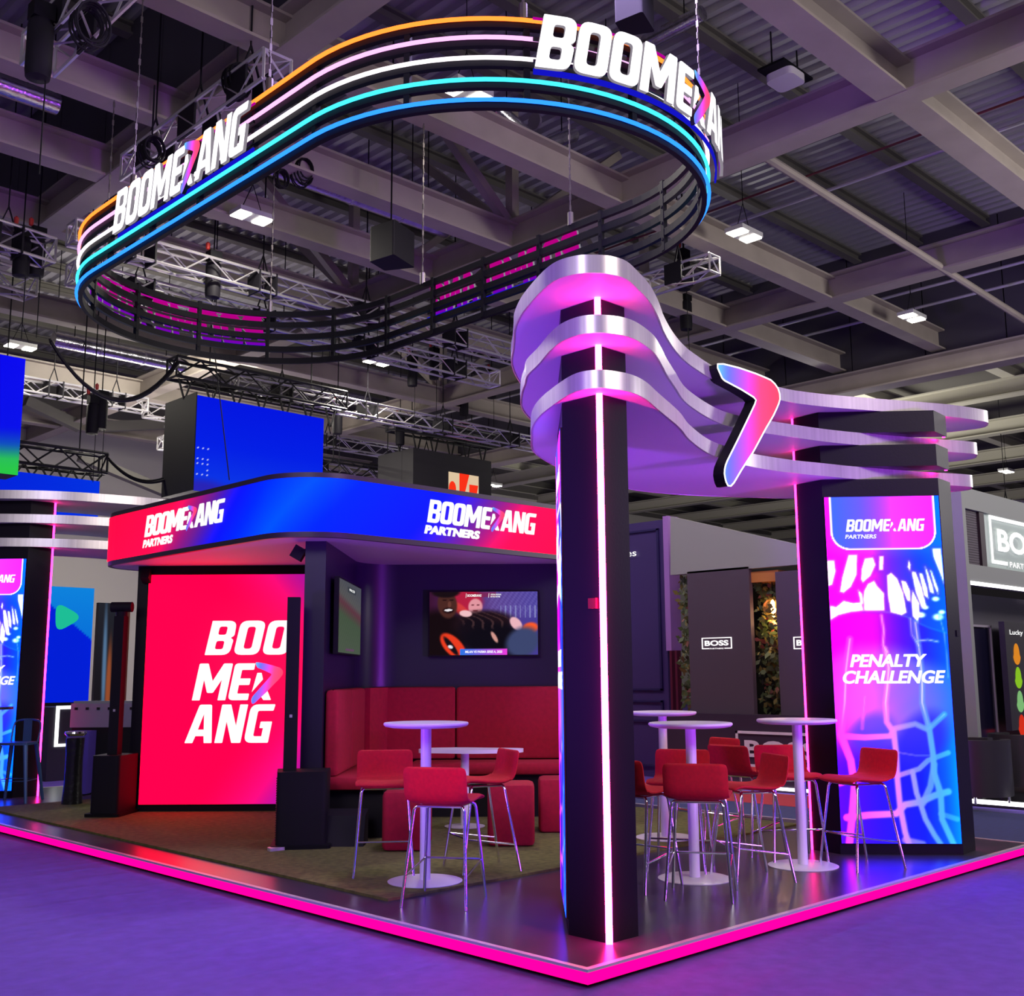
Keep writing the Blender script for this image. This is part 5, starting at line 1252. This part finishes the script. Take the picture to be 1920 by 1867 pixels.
def sag(a, c, drop, r, label, n=16):
    pts = [Vector(a).lerp(Vector(c), k/n)-Vector((0, 0, drop*4*(k/n)*(1-k/n))) for k in range(n+1)]
    b = MB(); b.tube(pts, r, 6); b.tube([p+Vector((0, .05, .05)) for p in pts], r*.7, 6); return tag(b.build('hanging_cable', BLK, smooth=True), label, 'cable')
sag(aty(205, 862, 18.5), aty(335, 885, 17.5), .35, .03, 'black cable sagging from the banner truss to the blue display')
b = MB(); b.tube([aty(400, 640, 15.5), aty(412, 745, 15.5), aty(430, 900, 15.5)], .012, 5); b.tube([aty(400, 640, 15.5), Vector((aty(400, 640, 15.5).x, 15.5, 11.97))], .012, 5); tag(b.build('hanging_cable', BLK), 'thin black cable hanging straight down across the blue hanging display', 'cable')
sag(aty(95, 640, 14), aty(335, 680, 16), .9, .03, 'black cable sagging under the foil duct at the left')
# high-bay lamps
def lamp(x, y, label, z=8.93):
    t = thing('ceiling_light', label, 'ceiling light', (x, y, z), 0, 'twin-panel high-bay lights')
    b = MB(); b.box((0, 0, .06), (.62, .36, .08)); b.build('housing', mat('lamp_grey', (.5, .5, .5), .4), t)
    for s in (-.2, .2): b = MB(); b.box((s, 0, .01), (.22, .30, .02)); b.build('lamp_panel', WARM, t)
    ll = bpy.data.lights.new('lamp_light', 'AREA'); ll.energy = 170; ll.color = (1, .93, .80); ll.shape = 'RECTANGLE'; ll.size = .55; ll.size_y = .3
    lo = bpy.data.objects.new('lamp_light', ll); COL.objects.link(lo); lo.parent = t; lo.location = (0, 0, -.012)
    b = MB(); b.tube([(-.2, 0, .1), (0, 0, .6)], .008, 4); b.tube([(.2, 0, .1), (0, 0, .6)], .008, 4); b.tube([(0, 0, .6), (0, 0, 11.75-z)], .008, 4); b.build('suspension_wire', BLKM, t)
    return t
L0 = None
for px, py, z, lb in ((875, 178, 8.93, 'twin-panel high-bay light behind the top of the ring'), (472, 410, 8.93, 'twin-panel high-bay light left of centre inside the ring'), (1395, 443, 8.93, 'twin-panel high-bay light right of the ring'), (1710, 597, 8.93, 'twin-panel high-bay light below the second roof beam at right'), (707, 681, 8.93, 'twin-panel high-bay light below the far side of the ring'), (38, 652, 8.93, 'twin-panel high-bay light above the left blue and green display'), (1887, 885, 8.6, 'tiny twin-panel light far off above the BOSS banner'), (925, 911, 8.6, 'tiny twin-panel light right of the black hanging box'), (505, 747, 8.6, 'twin-panel light over the blue hanging display'), (332, 805, 8.6, 'twin-panel light at the top edge of the white end wall')):
    g = at(px, py, z)
    if L0 is None: L0 = lamp(g.x, g.y, lb, z)
    else: dup(L0, (g.x, g.y, z), 0, lb)
# emergency / wifi dome on the deck at upper right
g = at(1473, 150, 11.3); t = thing('ceiling_light', 'unlit pale square roof fitting near the upper right beams', 'ceiling light', g)
b = MB(); b.box((0, 0, .1), (.9, .5, .04)); b.build('mounting_plate', BLKM, t)
b = MB(); b.prism([rounded(rect(-.25, -.25, .25, .25, .12))], lambda u, v, w: Vector((u, v, w)), -.05, .08); b.build('diffuser', mat('pale_diffuser', (.8, .75, .85), .4), t, smooth=True)
b = MB(); b.bar((-.4, 0, .12), (-.4, 0, .7), .02); b.bar((.4, 0, .12), (.4, 0, .7), .02); b.build('hanger', BLKM, t)
# ducts
def duct(pts, r, label):
    b = MB(); pts = [Vector(p) for p in pts]; b.tube(pts, r, 16)
    t = thing('foil_duct', label, 'duct', pts[0]); child(b.build('pipe', DUCT, smooth=True), t)
    b = MB(); L = (pts[-1]-pts[0]).length; n = int(L/.9)
    for k in range(1, n): q = pts[0].lerp(pts[-1], k/n); d = (pts[-1]-pts[0]).normalized(); b.tube([q-d*.02, q+d*.02], r*1.06, 16)
    child(b.build('joint_rings', TRUSS, smooth=True), t)
    for k in (.15, .85):
        q = pts[0].lerp(pts[-1], k); b = MB(); b.tube([q, (q.x, q.y, 11.97)], .01, 5); child(b.build('hanger_rod', BLKM), t)
    return t
duct([(-1.5, 10.6, 9.75), (1.5, 10.6, 9.75)], .17, 'upper foil duct at the upper left between roof beams')
duct([(-1.5, 11.05, 9.6), (1.3, 11.05, 9.6)], .15, 'lower foil duct at the upper left between roof beams')
duct([(3.0, 10.35, 9.8), (8.4, 10.35, 9.8)], .17, 'foil duct crossing inside the ring, nearer one')
duct([(3.0, 10.8, 9.7), (8.4, 10.8, 9.7)], .15, 'foil duct crossing inside the ring, farther one')
a_ = aty(100, 636, 19); c_ = aty(345, 690, 19); duct([a_, Vector((c_.x, 19, a_.z))], .16, 'long foil duct low at the left above the white wall')
duct([(6.6, 7.6, 10.2), (7.6, 7.6, 9.9), (8.4, 7.6, 10.4)], .13, 'crumpled foil pipe elbow inside the upper ring')
duct([(8.2, 4.8, 11.2), (8.2, 7.0, 11.2)], .12, 'thin foil pipe high under the corrugated roof')
for y0, y1, x, z in ((-2, 20, 13.0, 10.2), (-2, 26, 18.4, 9.9), (-2, 26, 19.0, 9.7)):
    b = MB(); b.tube([(x, y0, z), (x, y1, z)], .035, 8); struct(b.build('trim_%d' % T(), mat('sprinkler_pipe', (.6, .58, .6), .4, .4), smooth=True))
b = MB(); b.tube([(12.4, -2, 10.3), (12.4, 18, 10.3)], .02, 6); struct(b.build('trim_%d' % T(), mat('red_pipe', s2l((110, 40, 50)), .4), smooth=True))
# black speaker cabinet hung in the middle
def cab(px, py, y_, w, label):
    p = aty(px, py, y_); t = thing('hung_loudspeaker', label, 'loudspeaker', p, D(20))
    b = MB(); b.prism([rounded([(-w/2, -w*.4, .03), (w/2, -w*.4, .03), (w*.35, w*.4, .03), (-w*.35, w*.4, .03)])], lambda u, v, q: Vector((u, v, q)), -w*.45, w*.45); b.build('cabinet', BLK, t)
    b = MB(); b.tube([(0, 0, w*.45), (0, 0, 11.97-p.z)], .015, 6); b.build('suspension_rod', BLKM, t)
cab(733, 462, 9.0, .62, 'black loudspeaker box hanging inside the ring')
cab(1188, 18, 3.0, .42, 'black loudspeaker box at the top edge above the letters')
